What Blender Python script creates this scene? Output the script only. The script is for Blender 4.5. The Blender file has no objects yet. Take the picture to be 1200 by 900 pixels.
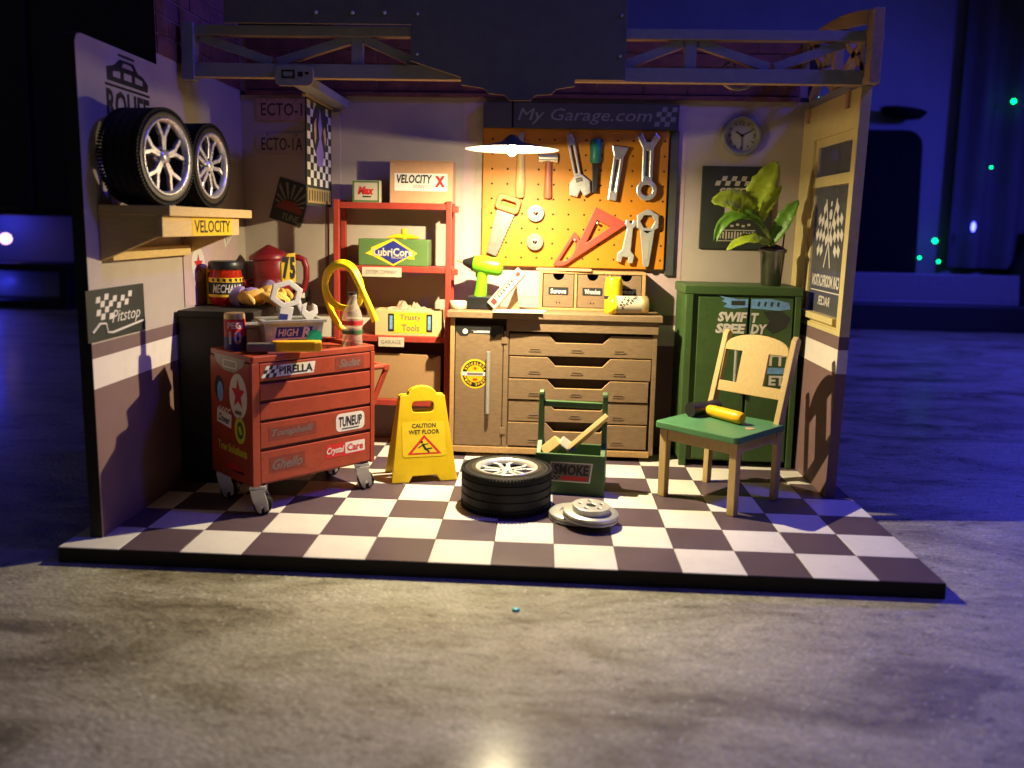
import bpy, bmesh, math, random
from mathutils import Vector, Matrix
random.seed(7)
R = math.radians
PI = math.pi
SC = bpy.context.scene
COL = SC.collection
SC.unit_settings.system = 'METRIC'
SC.unit_settings.scale_length = 0.015      # one unit = one floor tile of the miniature, about 15 mm

# ------------------------------------------------------------------ camera
cd = bpy.data.cameras.new('camera')
cam = bpy.data.objects.new('camera', cd)
COL.objects.link(cam)
SC.camera = cam
cd.sensor_fit = 'HORIZONTAL'
cd.sensor_width = 36.0
cd.lens = 36.0 * 999.5 / 1200
cd.shift_x = 13.9 / 1200
cd.shift_y = -58.9 / 1200
cd.clip_start = 0.1
cd.clip_end = 400
cam.matrix_world = Matrix.Translation((7.729, -12.833, 5.288)) @ Matrix.Rotation(0.051, 4, 'Z') @ Matrix.Rotation(1.445, 4, 'X') @ Matrix.Rotation(0.021, 4, 'Z')
cd.dof.use_dof = True
cd.dof.focus_distance = 18.0
cd.dof.aperture_fstop = 0.25

# ------------------------------------------------------------------ world, lamps, exposure
w = bpy.data.worlds.new('World')
SC.world = w
w.use_nodes = True
w.node_tree.nodes['Background'].inputs[0].default_value = (0.34, 0.32, 0.35, 1)
w.node_tree.nodes['Background'].inputs[1].default_value = 0.052
SC.view_settings.view_transform = 'Standard'
SC.view_settings.look = 'None'
SC.view_settings.gamma = 1
SC.view_settings.exposure = 0.60
SC.cycles.use_denoising = True
SC.cycles.max_bounces = 8
SC.cycles.sample_clamp_indirect = 4.0
SC.cycles.caustics_reflective = False


def area_lamp(name, loc, target, size, power, color):
    l = bpy.data.lights.new(name, 'AREA')
    l.shape = 'DISK'
    l.size = size
    l.energy = power
    l.color = color
    o = bpy.data.objects.new(name, l)
    COL.objects.link(o)
    o.location = loc
    o.rotation_euler = (Vector(target) - Vector(loc)).to_track_quat('-Z', 'Y').to_euler()
    return o


LAMP = Vector((7.007, 4.4, 6.78))
BULB_POWER = 345
# pendant bulb: a small warm point of light and the down-facing chip of the same bulb
pl = bpy.data.lights.new('pendant_bulb_light', 'POINT')
pl.energy = BULB_POWER
pl.color = (1.0, 0.82, 0.45)
pl.shadow_soft_size = 0.05
plo = bpy.data.objects.new('pendant_bulb_light', pl)
COL.objects.link(plo)
plo.location = LAMP
area_lamp('pendant_chip_light', LAMP + Vector((0, 0, -0.125)), LAMP + Vector((0, 0, -5)), 0.12, 980, (1.0, 0.85, 0.51))
# blue LED strips of the dark room: one over the right front of the counter, one near the far wall
area_lamp('room_led_light', (23, 0, 20), (9, 5, 1), 3.0, 1350, (0.07, 0.06, 1.0))
area_lamp('far_led_light', (38, 23, 14), (21, 22, 0), 3.0, 3900, (0.06, 0.06, 1.0))


# ------------------------------------------------------------------ materials
MATS = {}


def mat(name, col, rough=0.55, metal=0.0, var=0.10, scale=3.0, bump=0.0, bscale=40.0, trans=0.0, emit=None, estr=1.0, stretch=None, spec=0.5, ior=1.45, coat=0.0, pos=False, wear=0.0):
    if name in MATS:
        return MATS[name]
    m = bpy.data.materials.new(name)
    m.use_nodes = True
    nt = m.node_tree
    b = nt.nodes['Principled BSDF']
    b.inputs['Base Color'].default_value = (*col, 1)
    b.inputs['Roughness'].default_value = rough
    b.inputs['Metallic'].default_value = metal
    b.inputs['Specular IOR Level'].default_value = spec
    b.inputs['IOR'].default_value = ior
    b.inputs['Transmission Weight'].default_value = trans
    b.inputs['Coat Weight'].default_value = coat
    if emit:
        b.inputs['Emission Color'].default_value = (*emit, 1)
        b.inputs['Emission Strength'].default_value = estr
    tc = nt.nodes.new('ShaderNodeTexCoord')
    mp = nt.nodes.new('ShaderNodeMapping')
    if pos:
        ge = nt.nodes.new('ShaderNodeNewGeometry')
        nt.links.new(ge.outputs['Position'], mp.inputs[0])
    else:
        nt.links.new(tc.outputs['Object'], mp.inputs[0])
    if stretch:
        mp.inputs['Scale'].default_value = stretch
    if var > 0:
        n = nt.nodes.new('ShaderNodeTexNoise')
        n.inputs['Scale'].default_value = scale
        n.inputs['Detail'].default_value = 6
        n.inputs['Roughness'].default_value = 0.65
        nt.links.new(mp.outputs[0], n.inputs['Vector'])
        r = nt.nodes.new('ShaderNodeValToRGB')
        r.color_ramp.elements[0].position = 0.3
        r.color_ramp.elements[1].position = 0.7
        r.color_ramp.elements[0].color = (*[c * (1 - var) for c in col], 1)
        r.color_ramp.elements[1].color = (*[min(1, c * (1 + var)) for c in col], 1)
        nt.links.new(n.outputs[0], r.inputs[0])
        if wear > 0:
            n3 = nt.nodes.new('ShaderNodeTexNoise')
            n3.inputs['Scale'].default_value = 9
            n3.inputs['Detail'].default_value = 10
            n3.inputs['Roughness'].default_value = 0.75
            nt.links.new(mp.outputs[0], n3.inputs['Vector'])
            r3 = nt.nodes.new('ShaderNodeValToRGB')
            r3.color_ramp.elements[0].position = 0.36
            r3.color_ramp.elements[1].position = 0.46
            r3.color_ramp.elements[0].color = (1 - wear, 1 - wear, 1 - wear, 1)
            r3.color_ramp.elements[1].color = (1, 1, 1, 1)
            nt.links.new(n3.outputs[0], r3.inputs[0])
            mw = nt.nodes.new('ShaderNodeMix')
            mw.data_type = 'RGBA'
            mw.blend_type = 'MULTIPLY'
            mw.inputs[0].default_value = 1
            nt.links.new(r.outputs[0], mw.inputs[6])
            nt.links.new(r3.outputs[0], mw.inputs[7])
            nt.links.new(mw.outputs[2], b.inputs['Base Color'])
        else:
            nt.links.new(r.outputs[0], b.inputs['Base Color'])
        rr = nt.nodes.new('ShaderNodeMapRange')
        rr.inputs[3].default_value = max(0.02, rough - 0.08)
        rr.inputs[4].default_value = min(1, rough + 0.08)
        nt.links.new(n.outputs[0], rr.inputs[0])
        nt.links.new(rr.outputs[0], b.inputs['Roughness'])
    if bump > 0:
        n2 = nt.nodes.new('ShaderNodeTexNoise')
        n2.inputs['Scale'].default_value = bscale
        n2.inputs['Detail'].default_value = 4
        nt.links.new(mp.outputs[0], n2.inputs['Vector'])
        bp = nt.nodes.new('ShaderNodeBump')
        bp.inputs['Strength'].default_value = bump
        bp.inputs['Distance'].default_value = 0.02
        nt.links.new(n2.outputs[0], bp.inputs['Height'])
        nt.links.new(bp.outputs[0], b.inputs['Normal'])
    MATS[name] = m
    return m


mat('wall_cream', (0.45, 0.375, 0.325), 0.7, var=0.05, scale=2, bump=0.15)
mat('wall_pink', (0.50, 0.36, 0.36), 0.7, var=0.06, scale=6)
mat('wall_dark_band', (0.17, 0.105, 0.10), 0.7, var=0.08)
mat('wall_white_band', (0.72, 0.63, 0.56), 0.7, var=0.05)
mat('wall_mauve', (0.185, 0.105, 0.10), 0.7, var=0.08)
mat('edge_black', (0.012, 0.010, 0.009), 0.75, var=0.2)
mat('mortar', (0.30, 0.20, 0.19), 0.85)
mat('brick_red', (0.17, 0.06, 0.05), 0.85, var=0.35, scale=2.5, bump=0.4, pos=True)
mat('tile_white', (0.64, 0.595, 0.545), 0.40, var=0.07, scale=1.3, bump=0.06, bscale=30, pos=True, wear=0.10)
mat('tile_dark', (0.088, 0.058, 0.072), 0.40, var=0.14, scale=1.3, bump=0.06, bscale=30, pos=True, wear=0.12)
mat('grout', (0.30, 0.25, 0.23), 0.7)
mat('truss_grey', (0.28, 0.28, 0.29), 0.6, var=0.10, scale=6, bump=0.1)
mat('cut_edge', (0.42, 0.28, 0.15), 0.7, var=0.15, scale=12)
mat('yellow_wood', (0.66, 0.46, 0.19), 0.6, var=0.10, scale=4, stretch=(1, 1, 6), bump=0.1)
mat('tan_frame', (0.62, 0.50, 0.22), 0.6, var=0.06, bump=0.1)
mat('kraft_wood', (0.205, 0.130, 0.070), 0.65, var=0.20, scale=7, stretch=(0.8, 1, 6), bump=0.3, bscale=60, wear=0.15)
mat('kraft_edge', (0.42, 0.25, 0.10), 0.65, var=0.15, scale=14, bump=0.2)
mat('kraft_dark', (0.035, 0.022, 0.014), 0.8, var=0.2)
mat('cardboard', (0.48, 0.27, 0.145), 0.75, var=0.06, scale=6, bump=0.15, bscale=60)
mat('cardboard_pale', (0.60, 0.42, 0.19), 0.75, var=0.08, scale=8, stretch=(8, 1, 1), bump=0.15)
mat('cardboard_brown', (0.36, 0.21, 0.10), 0.75, var=0.10, scale=9, stretch=(6, 1, 1), bump=0.15)
mat('red_trolley', (0.33, 0.050, 0.022), 0.40, var=0.14, scale=3, bump=0.08, wear=0.28)
mat('red_trolley_dark', (0.10, 0.014, 0.008), 0.6)
mat('red_decal', (0.21, 0.035, 0.02), 0.5, var=0.15, scale=14)
mat('red_shelf', (0.34, 0.040, 0.026), 0.45, var=0.10, bump=0.08, wear=0.2)
mat('red_can', (0.20, 0.012, 0.016), 0.38, var=0.15)
mat('gap_black', (0.01, 0.007, 0.006), 0.8)
mat('ink_black', (0.012, 0.012, 0.013), 0.6)
mat('ink_grey', (0.16, 0.12, 0.11), 0.6)
mat('print_white', (0.68, 0.63, 0.57), 0.55, var=0.04)
mat('print_red', (0.55, 0.02, 0.02), 0.55, var=0.05)
mat('print_blue', (0.02, 0.025, 0.20), 0.5, var=0.1)
mat('print_skyblue', (0.16, 0.34, 0.62), 0.5, var=0.25, scale=10)
mat('print_yellow', (0.80, 0.52, 0.015), 0.55, var=0.05)
mat('print_green', (0.04, 0.11, 0.04), 0.55, var=0.08)
mat('print_lime', (0.50, 0.52, 0.03), 0.55, var=0.08)
mat('lettering_grey', (0.22, 0.22, 0.22), 0.6)
mat('header_dark', (0.055, 0.057, 0.052), 0.65, var=0.10)
mat('sign_dark', (0.13, 0.135, 0.115), 0.65, var=0.10)
mat('plate_brown', (0.50, 0.29, 0.18), 0.7, var=0.2, scale=5)
mat('plate_mauve', (0.44, 0.35, 0.32), 0.7, var=0.12, scale=5)
mat('plate_ink', (0.07, 0.048, 0.045), 0.7)
mat('poster_dark', (0.028, 0.032, 0.026), 0.6, var=0.15)
mat('poster_green', (0.19, 0.21, 0.16), 0.6, var=0.1)
mat('pegboard_yellow', (0.52, 0.19, 0.005), 0.5, var=0.05, scale=3, bump=0.06)
mat('steel', (0.66, 0.64, 0.61), 0.30, metal=0.75, var=0.10, scale=8)
mat('steel_dull', (0.20, 0.195, 0.18), 0.42, metal=0.55, var=0.12, scale=8)
mat('silver_paint', (0.52, 0.51, 0.48), 0.38, metal=0.55, var=0.08, scale=6)
mat('wheel_silver', (0.74, 0.72, 0.68), 0.28, metal=0.55, var=0.06, scale=8)
mat('rubber', (0.010, 0.009, 0.008), 0.6, var=0.25, scale=6, bump=0.15, spec=0.3)
mat('rubber_lamp_sheen', (0.035, 0.028, 0.018), 0.36, var=0.2, scale=6)  # lighter, warmer rubber: the lamp's sheen painted as a sidewall ring
mat('plastic_black', (0.012, 0.012, 0.013), 0.4, var=0.15)
mat('tan_handle', (0.60, 0.40, 0.16), 0.5, var=0.10, stretch=(6, 6, 1))
mat('brown_handle', (0.42, 0.13, 0.06), 0.45, var=0.10)
mat('teal_plastic', (0.015, 0.16, 0.12), 0.4, var=0.1)
mat('orange_handle', (0.60, 0.17, 0.035), 0.45, var=0.1)
mat('red_plastic', (0.42, 0.06, 0.035), 0.42, var=0.06)
mat('grey_plate', (0.36, 0.34, 0.28), 0.5, metal=0.25, var=0.1)
mat('locker_green', (0.050, 0.098, 0.026), 0.5, var=0.12, scale=3, bump=0.1, wear=0.2)
mat('locker_green_dark', (0.018, 0.034, 0.010), 0.6)
mat('box_green', (0.085, 0.16, 0.045), 0.5, var=0.08)
mat('tote_green', (0.045, 0.105, 0.030), 0.5, var=0.15, bump=0.1)
mat('seat_green', (0.070, 0.20, 0.080), 0.45, var=0.08, bump=0.1, wear=0.15)
mat('chair_wood', (0.47, 0.325, 0.125), 0.55, var=0.12, scale=6, stretch=(7, 7, 0.7), bump=0.12)
mat('chair_edge', (0.26, 0.16, 0.075), 0.7, var=0.2, scale=9)
mat('caution_yellow', (0.62, 0.42, 0.010), 0.36, var=0.06, bump=0.05, wear=0.12)
mat('caution_panel', (0.70, 0.50, 0.02), 0.4, var=0.05)
mat('handle_yellow', (0.85, 0.42, 0.01), 0.35, var=0.08)
mat('glove_tan', (0.68, 0.40, 0.09), 0.8, var=0.15, scale=6, bump=0.4, bscale=25)
mat('glove_purple', (0.26, 0.18, 0.42), 0.75, var=0.15, scale=8, bump=0.3)
mat('hose_yellow', (0.86, 0.66, 0.01), 0.32, var=0.05)
mat('drill_green', (0.14, 0.50, 0.008), 0.36, var=0.05)
mat('leaf_green', (0.12, 0.26, 0.025), 0.42, var=0.35, scale=2.2, bump=0.3, bscale=18)
mat('leaf_yellow', (0.36, 0.46, 0.03), 0.45, var=0.30, scale=2.5, bump=0.3, bscale=18)
mat('stem_green', (0.20, 0.28, 0.06), 0.5, var=0.2)
mat('pot_metal', (0.22, 0.21, 0.16), 0.22, metal=0.85, var=0.15, scale=6)
mat('soil', (0.07, 0.035, 0.02), 0.95, var=0.4, scale=14, bump=0.8, bscale=30)
mat('clock_rim', (0.22, 0.21, 0.22), 0.45, var=0.06)
mat('clock_face', (0.40, 0.37, 0.35), 0.6, var=0.04)
mat('shade_metal', (0.05, 0.055, 0.06), 0.45, var=0.1)
mat('shade_white', (0.85, 0.82, 0.76), 0.5, var=0.02)
mat('paper', (0.50, 0.44, 0.34), 0.7, var=0.04)
mat('paper_crumple', (0.40, 0.27, 0.18), 0.85, var=0.25, scale=5, bump=0.6, bscale=12)
mat('can_gold', (0.62, 0.47, 0.20), 0.35, metal=0.6, var=0.1)
mat('green_sticker', (0.01, 0.62, 0.26), 0.4, var=0.1)
mat('book_pink', (0.40, 0.29, 0.24), 0.6, var=0.12, scale=9)
mat('counter_black', (0.018, 0.015, 0.013), 0.6, var=0.15)
mat('cabinet_dark', (0.006, 0.006, 0.008), 0.5, var=0.2)
mat('board_dark', (0.006, 0.006, 0.008), 0.9, var=0.2, spec=0.1)
mat('kitchen_paint', (0.17, 0.17, 0.185), 0.6, var=0.12, scale=0.35)
mat('kitchen_tile', (0.42, 0.42, 0.45), 0.35, var=0.10, scale=0.5)
mat('kitchen_ledge', (0.17, 0.17, 0.18), 0.4, var=0.1)
mat('curtain', (0.07, 0.07, 0.08), 0.8, var=0.2, scale=0.4, stretch=(6, 6, 0.6))
mat('bulb_glow', (1, 0.9, 0.7), 0.4, var=0, emit=(1.0, 0.82, 0.52), estr=60)
mat('teal_glitter', (0.04, 0.62, 0.58), 0.3, var=0.05)
mat('led_green', (0.0, 0.3, 0.05), 0.4, var=0, emit=(0.0, 1.0, 0.25), estr=4)
mat('led_blue', (0.0, 0.05, 0.5), 0.4, var=0, emit=(0.05, 0.06, 1.0), estr=9)
mat('led_pink', (0.5, 0.2, 0.3), 0.4, var=0, emit=(1.0, 0.5, 0.8), estr=2.2)
mat('led_cyan', (0.0, 0.3, 0.3), 0.4, var=0, emit=(0.1, 0.8, 0.6), estr=3)


def glass_mat(name, col, rough=0.05, alpha_mix=0.0):
    m = bpy.data.materials.new(name)
    m.use_nodes = True
    nt = m.node_tree
    b = nt.nodes['Principled BSDF']
    b.inputs['Base Color'].default_value = (*col, 1)
    b.inputs['Roughness'].default_value = rough
    b.inputs['Transmission Weight'].default_value = 0.0
    t = nt.nodes.new('ShaderNodeBsdfTransparent')
    t.inputs[0].default_value = (*[min(1, c ** 0.4) for c in col], 1)
    mx = nt.nodes.new('ShaderNodeMixShader')
    mx.inputs[0].default_value = 1 - alpha_mix
    nt.links.new(b.outputs[0], mx.inputs[2])
    nt.links.new(t.outputs[0], mx.inputs[1])
    nt.links.new(mx.outputs[0], nt.nodes['Material Output'].inputs[0])
    MATS[name] = m


glass_mat('jar_red', (0.60, 0.035, 0.012), 0.12, 0.45)
glass_mat('bottle_clear', (0.70, 0.62, 0.50), 0.08, 0.70)
glass_mat('pane_clear', (0.30, 0.30, 0.30), 0.05, 0.72)


def marble():
    m = bpy.data.materials.new('countertop_marble')
    m.use_nodes = True
    nt = m.node_tree
    b = nt.nodes['Principled BSDF']
    b.inputs['Specular IOR Level'].default_value = 0.6
    b.inputs['Coat Weight'].default_value = 0.16
    b.inputs['Coat Roughness'].default_value = 0.20
    L = nt.links.new
    tc = nt.nodes.new('ShaderNodeTexCoord')
    mp = nt.nodes.new('ShaderNodeMapping')
    mp.inputs['Scale'].default_value = (0.8, 2.0, 1)
    mp.inputs['Rotation'].default_value = (0, 0, 0.30)
    L(tc.outputs['Object'], mp.inputs[0])

    def noise(s, d, r, dist=0.0):
        n = nt.nodes.new('ShaderNodeTexNoise')
        n.inputs['Scale'].default_value = s
        n.inputs['Detail'].default_value = d
        n.inputs['Roughness'].default_value = r
        n.inputs['Distortion'].default_value = dist
        L(mp.outputs[0], n.inputs['Vector'])
        return n

    def ramp(src, stops):
        r = nt.nodes.new('ShaderNodeValToRGB')
        e = r.color_ramp.elements
        while len(e) < len(stops):
            e.new(0.5)
        for i, (p, c) in enumerate(stops):
            e[i].position = p
            e[i].color = (*c, 1)
        L(src, r.inputs[0])
        return r
    a = noise(0.34, 12, 0.70, 0.9)
    base = ramp(a.outputs[0], [(0.34, (0.10, 0.080, 0.045)), (0.43, (0.27, 0.24, 0.155)), (0.52, (0.43, 0.40, 0.29)), (0.70, (0.60, 0.57, 0.45))])
    f = noise(3.2, 12, 0.82)
    fine = ramp(f.outputs[0], [(0.32, (0.42, 0.40, 0.36)), (0.50, (0.92, 0.92, 0.9)), (0.66, (1.25, 1.25, 1.22))])
    mx = nt.nodes.new('ShaderNodeMix')
    mx.data_type = 'RGBA'
    mx.blend_type = 'MULTIPLY'
    mx.inputs[0].default_value = 0.75
    L(base.outputs[0], mx.inputs[6])
    L(fine.outputs[0], mx.inputs[7])
    g = noise(24, 6, 0.75)
    grain = ramp(g.outputs[0], [(0.40, (0.38, 0.35, 0.29)), (0.52, (0.95, 0.94, 0.92)), (0.64, (1.25, 1.25, 1.22))])
    mx2 = nt.nodes.new('ShaderNodeMix')
    mx2.data_type = 'RGBA'
    mx2.blend_type = 'MULTIPLY'
    mx2.inputs[0].default_value = 0.8
    L(mx.outputs[2], mx2.inputs[6])
    L(grain.outputs[0], mx2.inputs[7])
    fl = nt.nodes.new('ShaderNodeTexVoronoi')
    fl.inputs['Scale'].default_value = 7
    L(mp.outputs[0], fl.inputs['Vector'])
    fm = nt.nodes.new('ShaderNodeMath'); fm.operation = 'LESS_THAN'; fm.inputs[1].default_value = 0.13
    L(fl.outputs['Distance'], fm.inputs[0])
    fs_ = nt.nodes.new('ShaderNodeSeparateColor')
    L(fl.outputs['Color'], fs_.inputs[0])
    fg = nt.nodes.new('ShaderNodeMath'); fg.operation = 'GREATER_THAN'; fg.inputs[1].default_value = 0.60
    L(fs_.outputs[0], fg.inputs[0])
    fp = nt.nodes.new('ShaderNodeMath'); fp.operation = 'MULTIPLY'
    L(fm.outputs[0], fp.inputs[0]); L(fg.outputs[0], fp.inputs[1])
    mx3 = nt.nodes.new('ShaderNodeMix'); mx3.data_type = 'RGBA'
    L(fp.outputs[0], mx3.inputs[0]); L(mx2.outputs[2], mx3.inputs[6]); mx3.inputs[7].default_value = (0.85, 0.82, 0.74, 1)
    L(mx3.outputs[2], b.inputs['Base Color'])
    rr = nt.nodes.new('ShaderNodeMapRange')
    rr.inputs[3].default_value = 0.16
    rr.inputs[4].default_value = 0.44
    L(f.outputs[0], rr.inputs[0])
    L(rr.outputs[0], b.inputs['Roughness'])
    v = nt.nodes.new('ShaderNodeTexVoronoi')
    v.inputs['Scale'].default_value = 13
    L(mp.outputs[0], v.inputs['Vector'])
    ad = nt.nodes.new('ShaderNodeMath')
    ad.operation = 'ADD'
    L(g.outputs[0], ad.inputs[0])
    L(v.outputs['Distance'], ad.inputs[1])
    bp = nt.nodes.new('ShaderNodeBump')
    bp.inputs['Strength'].default_value = 0.55
    bp.inputs['Distance'].default_value = 0.03
    L(ad.outputs[0], bp.inputs['Height'])
    L(bp.outputs[0], b.inputs['Normal'])
    MATS['marble'] = m


marble()


# ------------------------------------------------------------------ mesh helpers
_CURVE = {}


def fill_shape(key, splines, depth=0.0, bevel=0.0):
    """flat outline(s) with holes -> (verts, faces), thickness centred on z=0"""
    k = (key, depth, bevel)
    if key and k in _CURVE:
        return _CURVE[k]
    cu = bpy.data.curves.new('outline', 'CURVE')
    cu.dimensions = '2D'
    cu.fill_mode = 'BOTH'
    cu.extrude = depth / 2 - bevel if depth else 0
    cu.bevel_depth = bevel
    cu.bevel_resolution = 1
    cu.offset = -bevel
    for pts in splines:
        s = cu.splines.new('POLY')
        s.points.add(len(pts) - 1)
        for i, p in enumerate(pts):
            s.points[i].co = (p[0], p[1], 0, 1)
        s.use_cyclic_u = True
    o = bpy.data.objects.new('outline', cu)
    me = o.to_mesh()
    r = ([v.co.copy() for v in me.vertices], [tuple(p.vertices) for p in me.polygons])
    o.to_mesh_clear()
    bpy.data.objects.remove(o)
    bpy.data.curves.remove(cu)
    if key:
        _CURVE[k] = r
    return r


_TXT = {}


def text_shape(s, bold=0.0, shear=0.0, mono=False):
    k = (s, bold, shear)
    if k in _TXT:
        return _TXT[k]
    cu = bpy.data.curves.new('lettering', 'FONT')
    cu.body = s
    cu.size = 1
    cu.resolution_u = 2
    cu.offset = bold
    cu.shear = shear
    cu.align_x = 'CENTER'
    o = bpy.data.objects.new('lettering', cu)
    me = o.to_mesh()
    vs = [v.co.copy() for v in me.vertices]
    fs = [tuple(p.vertices) for p in me.polygons]
    o.to_mesh_clear()
    bpy.data.objects.remove(o)
    bpy.data.curves.remove(cu)
    if vs:
        x0 = min(v.x for v in vs); x1 = max(v.x for v in vs)
        y0 = min(v.y for v in vs); y1 = max(v.y for v in vs)
        vs = [Vector(((v.x - x0) / (x1 - x0) - 0.5, (v.y - y0) / (y1 - y0) - 0.5, 0)) for v in vs]
    _TXT[k] = (vs, fs)
    return _TXT[k]


def frame(o, u, v):
    """matrix whose local x,y,z are u, v and u x v at o"""
    u = Vector(u).normalized(); v = Vector(v)
    n = u.cross(v).normalized(); v = n.cross(u)
    m = Matrix((u, v, n)).transposed().to_4x4()
    m.translation = Vector(o)
    return m


class G:
    def __init__(s, T=None):
        s.v = []; s.f = []; s.m = []; s.s = []; s.mats = []
        s.T = T or Matrix()

    def mi(s, m):
        if m not in s.mats:
            s.mats.append(m)
        return s.mats.index(m)

    def add(s, vs, fs, m, smooth=False, T=None):
        M = s.T @ T if T is not None else s.T
        b = len(s.v)
        s.v += [M @ Vector(v) for v in vs]
        flip = M.to_3x3().determinant() < 0
        i = s.mi(m)
        for f in fs:
            s.f.append(tuple(b + k for k in (reversed(f) if flip else f)))
            s.m.append(i)
            s.s.append(smooth)
        return s

    def box(s, x0, x1, y0, y1, z0, z1, m, T=None):
        vs = [(x0, y0, z0), (x1, y0, z0), (x1, y1, z0), (x0, y1, z0), (x0, y0, z1), (x1, y0, z1), (x1, y1, z1), (x0, y1, z1)]
        fs = [(0, 3, 2, 1), (4, 5, 6, 7), (0, 1, 5, 4), (1, 2, 6, 5), (2, 3, 7, 6), (3, 0, 4, 7)]
        return s.add(vs, fs, m, False, T)

    def beam(s, a, b, wu, wv, m, up=(0, 0, 1)):
        """rectangular bar from a to b, wu across, wv along up"""
        a = Vector(a); b = Vector(b)
        d = (b - a).normalized()
        up = Vector(up)
        sd = d.cross(up).normalized()
        up = sd.cross(d)
        vs = []
        for p in (a, b):
            for (i, j) in ((-1, -1), (1, -1), (1, 1), (-1, 1)):
                vs.append(p + sd * i * wu / 2 + up * j * wv / 2)
        fs = [(0, 3, 2, 1), (4, 5, 6, 7), (0, 1, 5, 4), (1, 2, 6, 5), (2, 3, 7, 6), (3, 0, 4, 7)]
        # orient outward
        c = (a + b) / 2
        out = []
        for f in fs:
            n = (vs[f[1]] - vs[f[0]]).cross(vs[f[2]] - vs[f[0]])
            fc = sum((vs[k] for k in f), Vector()) / 4
            out.append(f if n.dot(fc - c) > 0 else tuple(reversed(f)))
        return s.add(vs, out, m)

    def lathe(s, prof, m, n=24, T=None, smooth=True, cap0=True, cap1=True):
        """profile of (r, z) round local z"""
        vs = []; fs = []
        for r, z in prof:
            for i in range(n):
                a = 2 * PI * i / n
                vs.append((r * math.cos(a), r * math.sin(a), z))
        for j in range(len(prof) - 1):
            for i in range(n):
                k = (i + 1) % n
                fs.append((j * n + i, j * n + k, (j + 1) * n + k, (j + 1) * n + i))
        s.add(vs, fs, m, smooth, T)
        caps = []
        if cap0:
            caps.append(tuple(reversed(range(n))))
        if cap1:
            caps.append(tuple((len(prof) - 1) * n + i for i in range(n)))
        if caps:
            s.add(vs, caps, m, False, T)
        return s

    def cyl(s, a, b, r, m, n=16, r2=None, smooth=True):
        a = Vector(a); b = Vector(b)
        d = b - a
        q = d.to_track_quat('Z', 'Y').to_matrix().to_4x4()
        q.translation = a
        return s.lathe([(r, 0), (r2 if r2 is not None else r, d.length)], m, n, q, smooth)

    def tube(s, pts, r, m, n=10, rad=None):
        pts = [Vector(p) for p in pts]
        vs = []; fs = []
        prev = None
        for i, p in enumerate(pts):
            d = (pts[min(i + 1, len(pts) - 1)] - pts[max(i - 1, 0)]).normalized()
            if prev is None:
                prev = d.orthogonal().normalized()
            e = (prev - d * prev.dot(d)).normalized()
            prev = e
            g = d.cross(e)
            rr = rad[i] if rad else r
            for k in range(n):
                a = 2 * PI * k / n
                vs.append(p + (e * math.cos(a) + g * math.sin(a)) * rr)
        for i in range(len(pts) - 1):
            for k in range(n):
                q = (k + 1) % n
                fs.append((i * n + k, i * n + q, (i + 1) * n + q, (i + 1) * n + k))
        s.add(vs, fs, m, True)
        s.add(vs, [tuple(reversed(range(n))), tuple((len(pts) - 1) * n + k for k in range(n))], m)
        return s

    def ball(s, c, r, m, n=16, sq=(1, 1, 1), T=None):
        h = n // 2
        vs = [(0, 0, -1)]; fs = []
        for j in range(1, h):
            t = -PI / 2 + PI * j / h
            for i in range(n):
                a = 2 * PI * i / n
                vs.append((math.cos(t) * math.cos(a), math.cos(t) * math.sin(a), math.sin(t)))
        vs.append((0, 0, 1))
        for i in range(n):
            fs.append((0, 1 + (i + 1) % n, 1 + i))
            fs.append((len(vs) - 1, len(vs) - 1 - n + i, len(vs) - 1 - n + (i + 1) % n))
        for j in range(h - 2):
            for i in range(n):
                k = (i + 1) % n
                fs.append((1 + j * n + i, 1 + j * n + k, 1 + (j + 1) * n + k, 1 + (j + 1) * n + i))
        vs = [(c[0] + x * r * sq[0], c[1] + y * r * sq[1], c[2] + z * r * sq[2]) for x, y, z in vs]
        return s.add(vs, fs, m, True, T)

    def shape(s, splines, depth, m, T, bevel=0.0, z=None, key=None, side=None):
        """plate with outline(s); front face at local z = depth (or z), back at z-depth"""
        vs, fs = fill_shape(key, splines, depth, bevel)
        top = depth if z is None else z
        off = Vector((0, 0, top - depth / 2))
        vs = [v + off for v in vs]
        if side:
            A = []; B = []
            for f in fs:
                n = (vs[f[1]] - vs[f[0]]).cross(vs[f[2]] - vs[f[0]])
                (A if abs(n.z) > 0.9 * n.length else B).append(f)
            s.add(vs, A, m, False, T)
            return s.add(vs, B, side, False, T)
        return s.add(vs, fs, m, False, T)

    def text(s, string, cx, cy, w, h, m, T, z=0.004, bold=0.0, shear=0.0, rot=0.0, mirror=False):
        vs, fs = text_shape(string, bold, shear)
        M = Matrix.Translation((cx, cy, z)) @ Matrix.Rotation(rot, 4, 'Z') @ Matrix.Diagonal((-w if mirror else w, h, 1, 1))
        if mirror:
            # keep the faces looking the same way
            vs2 = [Vector((-v.x, v.y, 0)) for v in vs]
            fs2 = [tuple(reversed(f)) for f in fs]
            M = Matrix.Translation((cx, cy, z)) @ Matrix.Rotation(rot, 4, 'Z') @ Matrix.Diagonal((w, h, 1, 1))
            return s.add(vs2, fs2, m, False, T @ M)
        return s.add(vs, fs, m, False, T @ M)

    def rect(s, cx, cy, w, h, m, T, z=0.003, rot=0.0, skew=0.0):
        M = Matrix.Translation((cx, cy, z)) @ Matrix.Rotation(rot, 4, 'Z')
        k = skew * h / 2
        vs = [(-w / 2 - k, -h / 2, 0), (w / 2 - k, -h / 2, 0), (w / 2 + k, h / 2, 0), (-w / 2 + k, h / 2, 0)]
        return s.add(vs, [(0, 1, 2, 3)], m, False, T @ M)

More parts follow.
